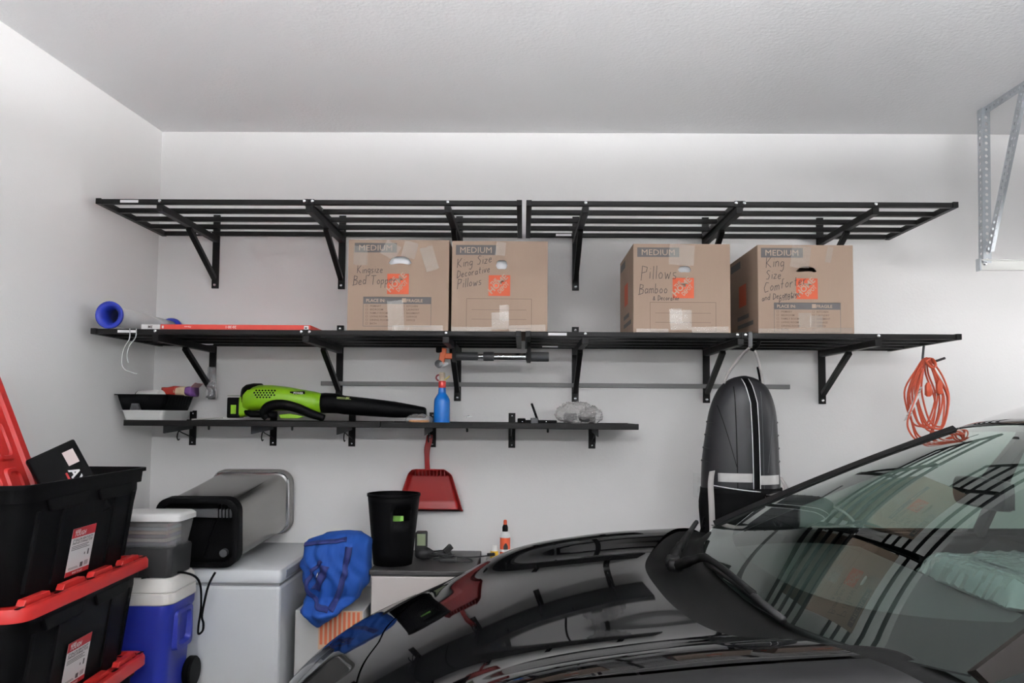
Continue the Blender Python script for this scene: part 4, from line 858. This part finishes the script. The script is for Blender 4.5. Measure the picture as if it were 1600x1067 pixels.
crumple(ellipsoid((.012, -.01, .026), (.045, .04, .028), 20, 12), .008, 40, 3).build('charger_base', 'black_soft', ch_, True)
cbm = thing('cable_tangle', 'tangle of thin black cables with plugs on the mini fridge', 'cable', (-.325, 3.69, FT))
rnd = random.Random(11)
pts = [(.17, .06, .012), (.10, .05, .006), (.03, .03, .008)]
for k in range(16): pts.append((-.03 + .055*math.cos(k*1.9) + rnd.uniform(-.02, .02), -.015 + .05*math.sin(k*1.9) + rnd.uniform(-.01, .01), .006 + .0022*k))
pts += [(.05, -.02, .02), (.10, -.03, .006), (.09, -.06, .006), (.02, -.06, .006)]
MB().tube(smooth_path(pts, 5), .0034, 6).build('cable', 'black_soft', cbm, True)
MB().bar((.165, .058, .016), (.20, .066, .018), .018, .014).build('plug', 'black_soft', cbm, bevel=.003)
MB().bar((-.03, .0, .034), (.0, .02, .062), .02, .026).build('plug', 'black_soft', cbm, bevel=.003)
MB().box(-.05, .03, -.055, -.02, .0, .018).build('adapter', 'black_soft', cbm, bevel=.006)
sd = tag(MB().box(-.17, .05, 3.62, 3.94, 0, .8).build('side_cabinet', mat('cabinet_grey', (.25, .24, .23), .6), bevel=.004), 'low grey cabinet behind the car hood holding the glue bottle', 'cabinet')
gl = thing('glue_bottle', 'white glue bottle with orange label and black orange nozzle', 'bottle', (-.078, 3.80, .80))
MB().lathe([(.022, 0), (.024, .004), (.024, .118), (.020, .130), (.012, .138), (.012, .142)], (0,0,0), 20).build('bottle_body', 'white_plastic', gl, True)
MB().lathe([(.0245, .03), (.0245, .112)], (0,0,0), 20, caps=False).build('orange_label', mat('glue_orange', (.68, .10, .035), .5), gl, True)
MB().lathe([(.0248, .046), (.0248, .058)], (0,0,0), 20, caps=False).build('label_band', 'label_white', gl, True)
crumple(MB().grid(lambda i, j: Vector((.0252*math.sin(-.3+.9*i), -.0252*math.cos(-.3+.9*i), .058+.03*j*math.sin(PI*(.15+.7*i)))), 8, 4), 0, 1).build('label_mark', 'marker', gl, True)
MB().lathe([(.0135, .140), (.0135, .160), (.009, .172)], (0,0,0), 14).build('nozzle', 'black_plastic', gl, True, auto=40)
MB().lathe([(.0085, .172), (.0085, .188), (.006, .194)], (0,0,0), 14).build('nozzle_cap', 'glue_orange', gl, True, auto=40)
yb_ = thing('small_bottle', 'small white bottle with yellow label next to the glue bottle', 'bottle', (-.128, 3.78, .80))
MB().lathe([(.017, 0), (.0185, .003), (.0185, .050), (.013, .062), (.013, .074), (.010, .078)], (0,0,0), 18).build('bottle_body', 'white_plastic', yb_, True, auto=40)
MB().lathe([(.0190, .012), (.0190, .052)], (0,0,0), 18, caps=False).build('yellow_label', mat('label_yellow', (.70, .42, .03), .5), yb_, True)
# ------------------------------------------------------------------ the car, nose towards the left wall
YC = 2.15
car = thing('car', 'glossy black car parked nose first beside the wall shelves', 'car', (1.6, YC, 0))
O = Vector((1.6, YC, 0))
paint = mat('car_paint', (.003, .003, .0034), .3, coat=.75, spec=.0)
trim = mat('car_trim', (.005, .005, .0055), .5, spec=.3); cowlm = mat('cowl_plastic', (.006, .006, .006), .6, spec=.1, bump=.1, bscale=200)
def CL(mb): mb.v = [q - O for q in mb.v]; return mb
ZC = [(-.80, .66), (-.70, .735), (-.60, .795), (-.48, .85), (-.34, .90), (-.18, .948), (0, .990), (.2, 1.022), (.38, 1.042), (.8, 1.065)]
def xrear(v): return .36 + .36*(abs(v)/.86)**2.8
def topz(x, v):
    z = spline(ZC, x); a = abs(v); f = 1/(1+math.exp(-(x+.16)/.07))
    z += (.050*math.exp(-((a-.71)/.17)**2))*f - .012*(a/.8)**2*f - .05*(a/.8)**2*(1-f)
    return z
# plan outline: far rear -> far side -> nose -> near side -> near rear
def outline(s):
    """s in 0..1 over half the outline: 0 rear of the front clip, 1 nose centre"""
    if s < .45:
        x = .78 - s/.45*.85; return x, .945 - .012*max(0, -x/.1)
    a = (s-.45)/.55*PI/2
    return -.07 - .66*math.sin(a)**.9*1.0, .945*max(0, math.cos(a))**.62 if math.cos(a) > 1e-6 else 0
NS, NQ = 70, 46
def clip_pt(k, q):
    s = k/NS; side = 1
    if k > NS: s = (2*NS-k)/NS; side = -1
    px, pv = outline(s); pv *= side
    sx = .36 - .50*min(1, s/.62)**1.1 if s < .62 else -.14
    if s < .45: e = 2.8 - 1.8*(s/.45); 
    else: e = 1.0
    x = sx + (px - sx)*(q**e); v = pv*q
    dist = (1-q)*max(.2, math.hypot(px-sx, pv))
    r = .17; z = topz(x, v)
    if dist < r: z -= (r - math.sqrt(max(0, r*r - (r-dist)**2)))*.95
    return Vector((x, YC+v, z))
def qh(k):
    s = k/NS if k <= NS else (2*NS-k)/NS
    return spline([(0, .80), (.3, .80), (.5, .74), (.62, .66), (.78, .48), (1, .40)], s)
def qs(a, b, n): return [a + (b-a)*(1-(1-i/n)**1.5) for i in range(n+1)]
def patch(qa, qb, n):
    mb = MB(); K = 2*NS
    vs = [clip_pt(k, q) for k in range(K+1) for q in qs(qa(k), qb(k), n)]
    return mb.add(vs, [(k*(n+1)+j, k*(n+1)+j+1, (k+1)*(n+1)+j+1, (k+1)*(n+1)+j) for k in range(K) for j in range(n)])
hood = patch(lambda k: 0.0, qh, 40)
ho = CL(hood).build('hood', paint, car, True, weld=True)
clipm = patch(lambda k: qh(k)+.010, lambda k: 1.0, 34)
K = 2*NS
for (lv, out_) in ((0, 0),):
    rings = []
    for dz, do in ((0, 0), (.03, .006), (.08, .012), (.16, .014), (.26, .010), (.36, -.005), (.44, -.03)):
        ring = []
        for k in range(K+1):
            p = clip_pt(k, 1.0); s = k/NS if k <= NS else (2*NS-k)/NS; a = clip_pt(k, .97); n = Vector((p.x-a.x, p.y-a.y, 0)).normalized(); fr_ = max(0, (s-.45)/.55)
            ring.append(p + n*do*(1+3*fr_) - Vector((0, 0, dz*(p.z-.22)/.44)))
        rings.append(ring)
    clipm.loft(rings, close=False)
CL(clipm).build('front_fenders', paint, car, True, weld=True)
lipm = patch(lambda k: qh(k)-.002, lambda k: qh(k)+.012, 1); lipm.v = [q - Vector((0, 0, .012)) for q in lipm.v]
CL(lipm).build('hood_gap_seal', trim, car)
# headlights follow the fender surface
for side in (1, -1):
    mb = MB(); ks = [44 + i*.8 for i in range(16)] if side > 0 else [2*NS-44-i*.8 for i in range(16)]
    def hp_(k, q):
        a, b = int(math.floor(k)), int(math.floor(k))+1; p = clip_pt(a, q).lerp(clip_pt(b, q), k-a); c = clip_pt(a, q-.02)
        return p + Vector((0, 0, .003)) + (p-Vector((-.14, YC, p.z))).normalized()*.003
    rows = [[hp_(k, .86 + .13*j/8) if True else 0 for j in range(9)] for k in ks]
    mb.loft(rows, close=False); CL(mb).build('headlight', mat('lamp_glass', (.03, .03, .032), .08, coat=.5), car, True)
# ------------------------------------------------ windshield, pillars, roof
def wb_(a):  # bottom edge of the glass, a in -1..1
    v = .845*a; return Vector((xrear(v)+.20 - .185*abs(a)**3, YC+v, 1.040 + .048*a*a))
def wt_(a):
    v = .605*a; return Vector((1.415 + .21*v*v, YC+v, 1.478 - .06*v*v))
def glass_pt(a, b, off=0):
    p = wb_(a).lerp(wt_(a), b); n = Vector((-.42, 0, .9)); return p + n*(.036*math.sin(PI*b)*(1-.72*a*a) + off)
m = bpy.data.materials.new('windshield_glass'); m.use_nodes = True; nt = m.node_tree; nt.nodes.clear()
o_ = nt.nodes.new('ShaderNodeOutputMaterial'); t_ = nt.nodes.new('ShaderNodeBsdfTransparent'); t_.inputs[0].default_value = (.66, .78, .73, 1)
g_ = nt.nodes.new('ShaderNodeBsdfGlossy'); g_.inputs['Roughness'].default_value = 0.0; g_.inputs[0].default_value = (.95, 1, .98, 1)
f_ = schlick(nt, .085); x_ = nt.nodes.new('ShaderNodeMixShader')
nt.links.new(f_, x_.inputs[0]); nt.links.new(t_.outputs[0], x_.inputs[1]); nt.links.new(g_.outputs[0], x_.inputs[2]); nt.links.new(x_.outputs[0], o_.inputs[0]); MATS['windshield_glass'] = m
ws = CL(MB().grid(lambda i, j: glass_pt(-1+2*i, j), 48, 30)).build('windshield', 'windshield_glass', car, True)
# black printed border inside the glass
def band(fa, n=48): return MB().grid(lambda i, j: fa(i, j), n, 3)
CL(band(lambda i, j: glass_pt(-1+2*i, .10*j*(1+.9*abs(-1+2*i)**4), -.004))).build('glass_border', trim, ws, True)
for s in (-1, 1):
    CL(band(lambda i, j: glass_pt(s*(1-.045*j), i, -.004), 30)).build('glass_border', trim, ws, True)
    # A pillar: from the glass edge outwards
    rows = []
    for i in range(31):
        b = i/30; p = glass_pt(s, b); q = p + Vector((.03, s*(.045), -.035)); c = p + Vector((.0, s*.020, .014)); d = p + Vector((.06, s*.035, -.05))
        rows.append([p + Vector((0, -s*.006, .003)), c, c.lerp(q, .55) + Vector((0, s*.004, .006)), q, d, p + Vector((.05, -s*.01, -.04))])
    CL(MB().loft(rows)).build('a_pillar', trim if s > 0 else mat('pillar_satin', (.012, .010, .009), .5, spec=.12), car, True, auto=50)
CL(band(lambda i, j: glass_pt(-1+2*i, 1-.045*j, -.004))).build('glass_border', trim, ws, True)
KR = [(1.40, 1.470), (1.52, 1.522), (1.66, 1.562), (1.9, 1.60), (2.3, 1.622), (2.8, 1.60), (3.3, 1.51), (3.75, 1.33), (3.98, 1.14)]
HWR = [(1.40, .612), (1.9, .62), (2.8, .60), (3.4, .585), (3.98, .60)]
def roof_pt(i, j, off=0):
    a = -1+2*i; x0 = 1.417 + .21*(.605*a)**2 + .006; x = x0 + (3.98-x0)*j; w = spline(HWR, x)
    return Vector((x, YC + w*a, spline(KR, x) - .022*a*a - .05*abs(a)**6 + off - (.0 if j > .02 else 0)))
def blend_roof(i, j):
    p = roof_pt(i, j); a = -1+2*i; e = wt_(a); k = max(0, 1-j/.10)
    p.z = p.z*(1-k) + (e.z + (p.x-e.x)*.36)*k if k > 0 else p.z
    return p
CL(MB().grid(blend_roof, 40, 60)).build('roof_panel', mat('roof_glass', (.012, .012, .014), .06, coat=1), car, True, solid=.006)
# sides: belt line and lower body
def belt(x): return spline([(.6, 1.085), (1.0, 1.075), (2.0, 1.08), (3.2, 1.10), (3.98, 1.05)], x)
side_glass = film('side_glass', (.02, .03, .03), .35, .02, (.55, .68, .62))
for s in (-1, 1):
    rows = []; X_ = [.72 + (3.95-.72)*k/40 for k in range(41)]
    def top_e(x):
        if x < 1.49:
            b = (x-.70)/.79; p = glass_pt(s, max(0, min(1, b))); return p + Vector((.02, s*.035, -.03))
        p = roof_pt(0 if s < 0 else 1, 0); w = spline(HWR, x); return Vector((x, YC+s*(w+.004), spline(KR, x)-.075))
    for x in X_:
        t_e = top_e(x); bt = Vector((t_e.x if x < 1.49 else x, YC+s*.90, belt(x))); bt.x = x; t_e.x = x
        if t_e.z < bt.z: t_e.z = bt.z
        rows.append([bt.lerp(t_e, j/6) + Vector((0, s*.02*math.sin(PI*j/6), 0)) for j in range(7)])
    CL(MB().loft(rows, close=False)).build('side_window', side_glass, car, True)
    rows = [[Vector((x, YC+s*y, z)) for y, z in ((.90, belt(x)), (.925, belt(x)-.03), (.945, belt(x)-.12), (.955, .75), (.95, .55), (.93, .35), (.88, .22))] for x in [.78 + (3.98-.78)*k/40 for k in range(41)]]
    CL(MB().loft(rows, close=False)).build('door_side', paint, car, True, solid=.006)
    for x in (1.72, 2.65): CL(MB().bar((x, YC+s*.89, 1.06), (x+.05, YC+s*.625, 1.515), .05, .02, (1,0,0))).build('pillar', trim, car)
    CL(MB().box(1.70, 1.706, YC+s*.952-.004, YC+s*.952+.004, .3, 1.05)).build('door_gap', trim, car)
    CL(MB().box(1.45, 1.62, YC+s*.957-.006, YC+s*.957+.006, .86, .885)).build('door_handle', trim, car, bevel=.004)
    mr = CL(MB().loft([[Vector((1.02+dx, YC+s*1.03+a, 1.125+b)) for a, b in rrect(w, h, .03, 4)] for dx, w, h in ((-.05, .10, .07), (-.035, .17, .115), (.0, .20, .135), (.04, .20, .135), (.05, .185, .12))])).build('side_mirror', paint, car, True, auto=50)
    CL(MB().bar((1.02, YC+s*.93, 1.07), (1.02, YC+s*.99, 1.09), .05, .03)).build('mirror_arm', trim, mr, bevel=.006)
    CL(MB().box(1.0505, 1.052, YC+s*1.03-.085, YC+s*1.03+.085, 1.075, 1.175)).build('mirror_glass', 'chrome', mr)
    for x in (.13, 3.02):
        wl_ = CL(MB().lathe([(.20, -.12), (.33, -.115), (.355, -.09), (.36, 0), (.355, .09), (.33, .115), (.20, .115)], (x, YC+s*.845, .36), 36, 'y')).build('wheel', mat('tyre', (.015, .015, .016), .8), car, True, auto=40)
        CL(MB().lathe([(.03, s*.10), (.10, s*.112), (.22, s*.118), (.235, s*.10), (.2, s*.05)], (x, YC+s*.845, .36), 30, 'y')).build('wheel_rim', mat('rim_grey', (.10, .10, .105), .35, metal=.8), wl_, True, auto=40)
CL(MB().grid(lambda i, j: Vector((3.98+.10*math.sin(PI*j), YC+(-1+2*i)*(.60+.30*min(1, 2*j)), 1.14-.9*j)), 20, 20)).build('tailgate', paint, car, True, solid=.006)
CL(MB().box(-.45, 3.9, YC-.72, YC+.72, .20, .30)).build('underbody', trim, car)
# ------------------------------------------------ cowl and wipers
CL(MB().grid(lambda i, j: Vector((xrear((-1+2*i)*.84) - .015 + (.225 - .17*abs(-1+2*i)**3)*j, YC+(-1+2*i)*.84, topz(xrear((-1+2*i)*.84), (-1+2*i)*.84) - .012 - .045*math.sin(PI*min(1, j*1.15))*(1-.5*abs(-1+2*i)**3) + .0*j)), 60, 8)).build('cowl_panel', cowlm, car, True)
def wiper(base, elbow, tip, lab_):
    b, e, t = Vector(base), Vector(elbow), Vector(tip)
    w = CL(MB().tube(smooth_path([b, b.lerp(e, .5) + Vector((0,0,.018)), e + Vector((0,0,.02)), t + Vector((0,0,.014))], 6), [.017]*6 + [.013]*6 + [.009]*7, 8)).build('wiper_arm', cowlm, car, True)
    d = (t-e).normalized(); p0 = e.lerp(t, -.12); p1 = t + d*.20
    CL(MB().tube([p0 + Vector((0,0,.004)), p0.lerp(p1, .5) + Vector((0,0,.010)), p1 + Vector((0,0,.004))], .009, 6)).build('wiper_blade', trim, w, True)
    CL(MB().lathe([(.024, 0), (.026, .02), (.018, .034)], b - Vector((0,0,.012)), 14)).build('wiper_pivot', trim, w, True)
wiper((.475, YC+.34, 1.030), (.545, YC+.18, 1.062), (.555, YC-.22, 1.060), 'a')
wiper((.480, YC+.40, 1.032), (.520, YC+.47, 1.060), (.575, YC+.62, 1.078), 'b')
# ------------------------------------------------ interior seen through the glass
dash = mat('dash_grey', (.04, .042, .042), .75, bump=.1, bscale=150)
CL(MB().grid(lambda i, j: Vector((wb_(-1+2*i).x + .05 + (1.30 - wb_(-1+2*i).x - .05)*j, YC+(-1+2*i)*.80, 1.005 - .02*(-1+2*i)**2*0 + .02*math.sin(PI*j) - .12*max(0, (j-.88)/.12)**2)), 30, 24)).build('dashboard', dash, car, True, solid=.02)
CL(MB().box(1.22, 1.32, YC-.80, YC+.80, .45, .98)).build('dash_front', dash, car, bevel=.02)
sw = CL(MB().tube([(1.42 + .05*math.sin(a), YC-.37 + .185*math.cos(a), .93 + .178*math.sin(a)) for a in [2*PI*k/36 for k in range(36)]], .016, 8, closed=True)).build('steering_wheel', trim, car, True)
CL(MB().bar((1.43, YC-.55, .93), (1.43, YC-.19, .93), .05, .03)).build('wheel_spoke', trim, sw, bevel=.01)
CL(MB().box(1.28, 1.30, YC-.17, YC+.17, .92, 1.10)).build('centre_screen', mat('screen_black', (.008, .008, .009), .1), car, bevel=.006)
seatm = mat('seat_fabric', (.035, .035, .036), .7, bump=.1, bscale=200)
for s in (-1, 1):
    st_ = CL(MB().loft([[Vector((x, YC+s*.38+a, z+b*.9)) for a, b in rrect(.50, .16, .06, 4)] for x, z in ((1.62, .55), (1.85, .56), (2.12, .54))])).build('seat', seatm, car, True, auto=60)
    CL(MB().loft([[Vector((x+b, YC+s*.38+a, z)) for a, b in rrect(w, .13, .055, 4)] for x, z, w in ((2.12, .52, .48), (2.18, .75, .52), (2.26, 1.02, .46), (2.30, 1.14, .36))])).build('seat_back', seatm, st_, True, auto=60)
    CL(MB().loft([[Vector((x+b, YC+s*.38+a, z)) for a, b in rrect(w, .09, .04, 4)] for x, z, w in ((2.29, 1.16, .22), (2.30, 1.20, .28), (2.31, 1.32, .28), (2.32, 1.36, .22))])).build('headrest', seatm, st_, True, auto=60)
mi = CL(MB().loft([[Vector((1.240+d, YC+.02+a, 1.295+b+.0*a)) for a, b in rrect(.25*k, .078*k, .03, 5)] for d, k in ((-.02, .8), (-.012, .98), (.012, 1.0), (.016, .94))])).build('rear_view_mirror', trim, car, True, auto=50)
CL(MB().bar((1.245, YC, 1.33), (1.335, YC, 1.438), .03, .02, (0,1,0))).build('mirror_stem', trim, mi)
CL(MB().box(1.2565, 1.258, YC-.095, YC+.135, 1.262, 1.328)).build('mirror_glass', 'chrome', mi)
bun = thing('wrapped_bundle', 'clear plastic wrapped slab lying on the car dashboard', 'bundle', (1.275, 2.22, 1.022))
sl_ = MB().grid(lambda i, j: Vector((-.05 + .44*i, .18 - .42*j, 0)), 1, 1)
core = MB().loft([[Vector((a, b, z + .04*(a+.1))) for a, b in rrect(.36*k, .40*k, .03, 6, .10, -.04)] for z, k in ((.0, .96), (.01, 1), (.055, 1), (.065, .95))])
core.build('foam_slab', mat('foam_grey', (.17, .19, .19), .6), bun, True, auto=40)
wrapm = MB()
def wrapf(i, j):
    a = -.10 + .42*i; b = .19 - .46*j; z = .072 + .04*(a+.1) + .012*abs(noise.noise(Vector((a*22, b*22, 1)))) + .010*noise.noise(Vector((a*50, b*50, 4)))
    e = max(abs(2*i-1), abs(2*j-1)); z -= .055*max(0, (e-.86)/.14)
    return Vector((a, b, z))
wrapm.grid(wrapf, 50, 50).build('plastic_wrap', film('wrap_film', (.62, .72, .72), .35, .08), bun, True)
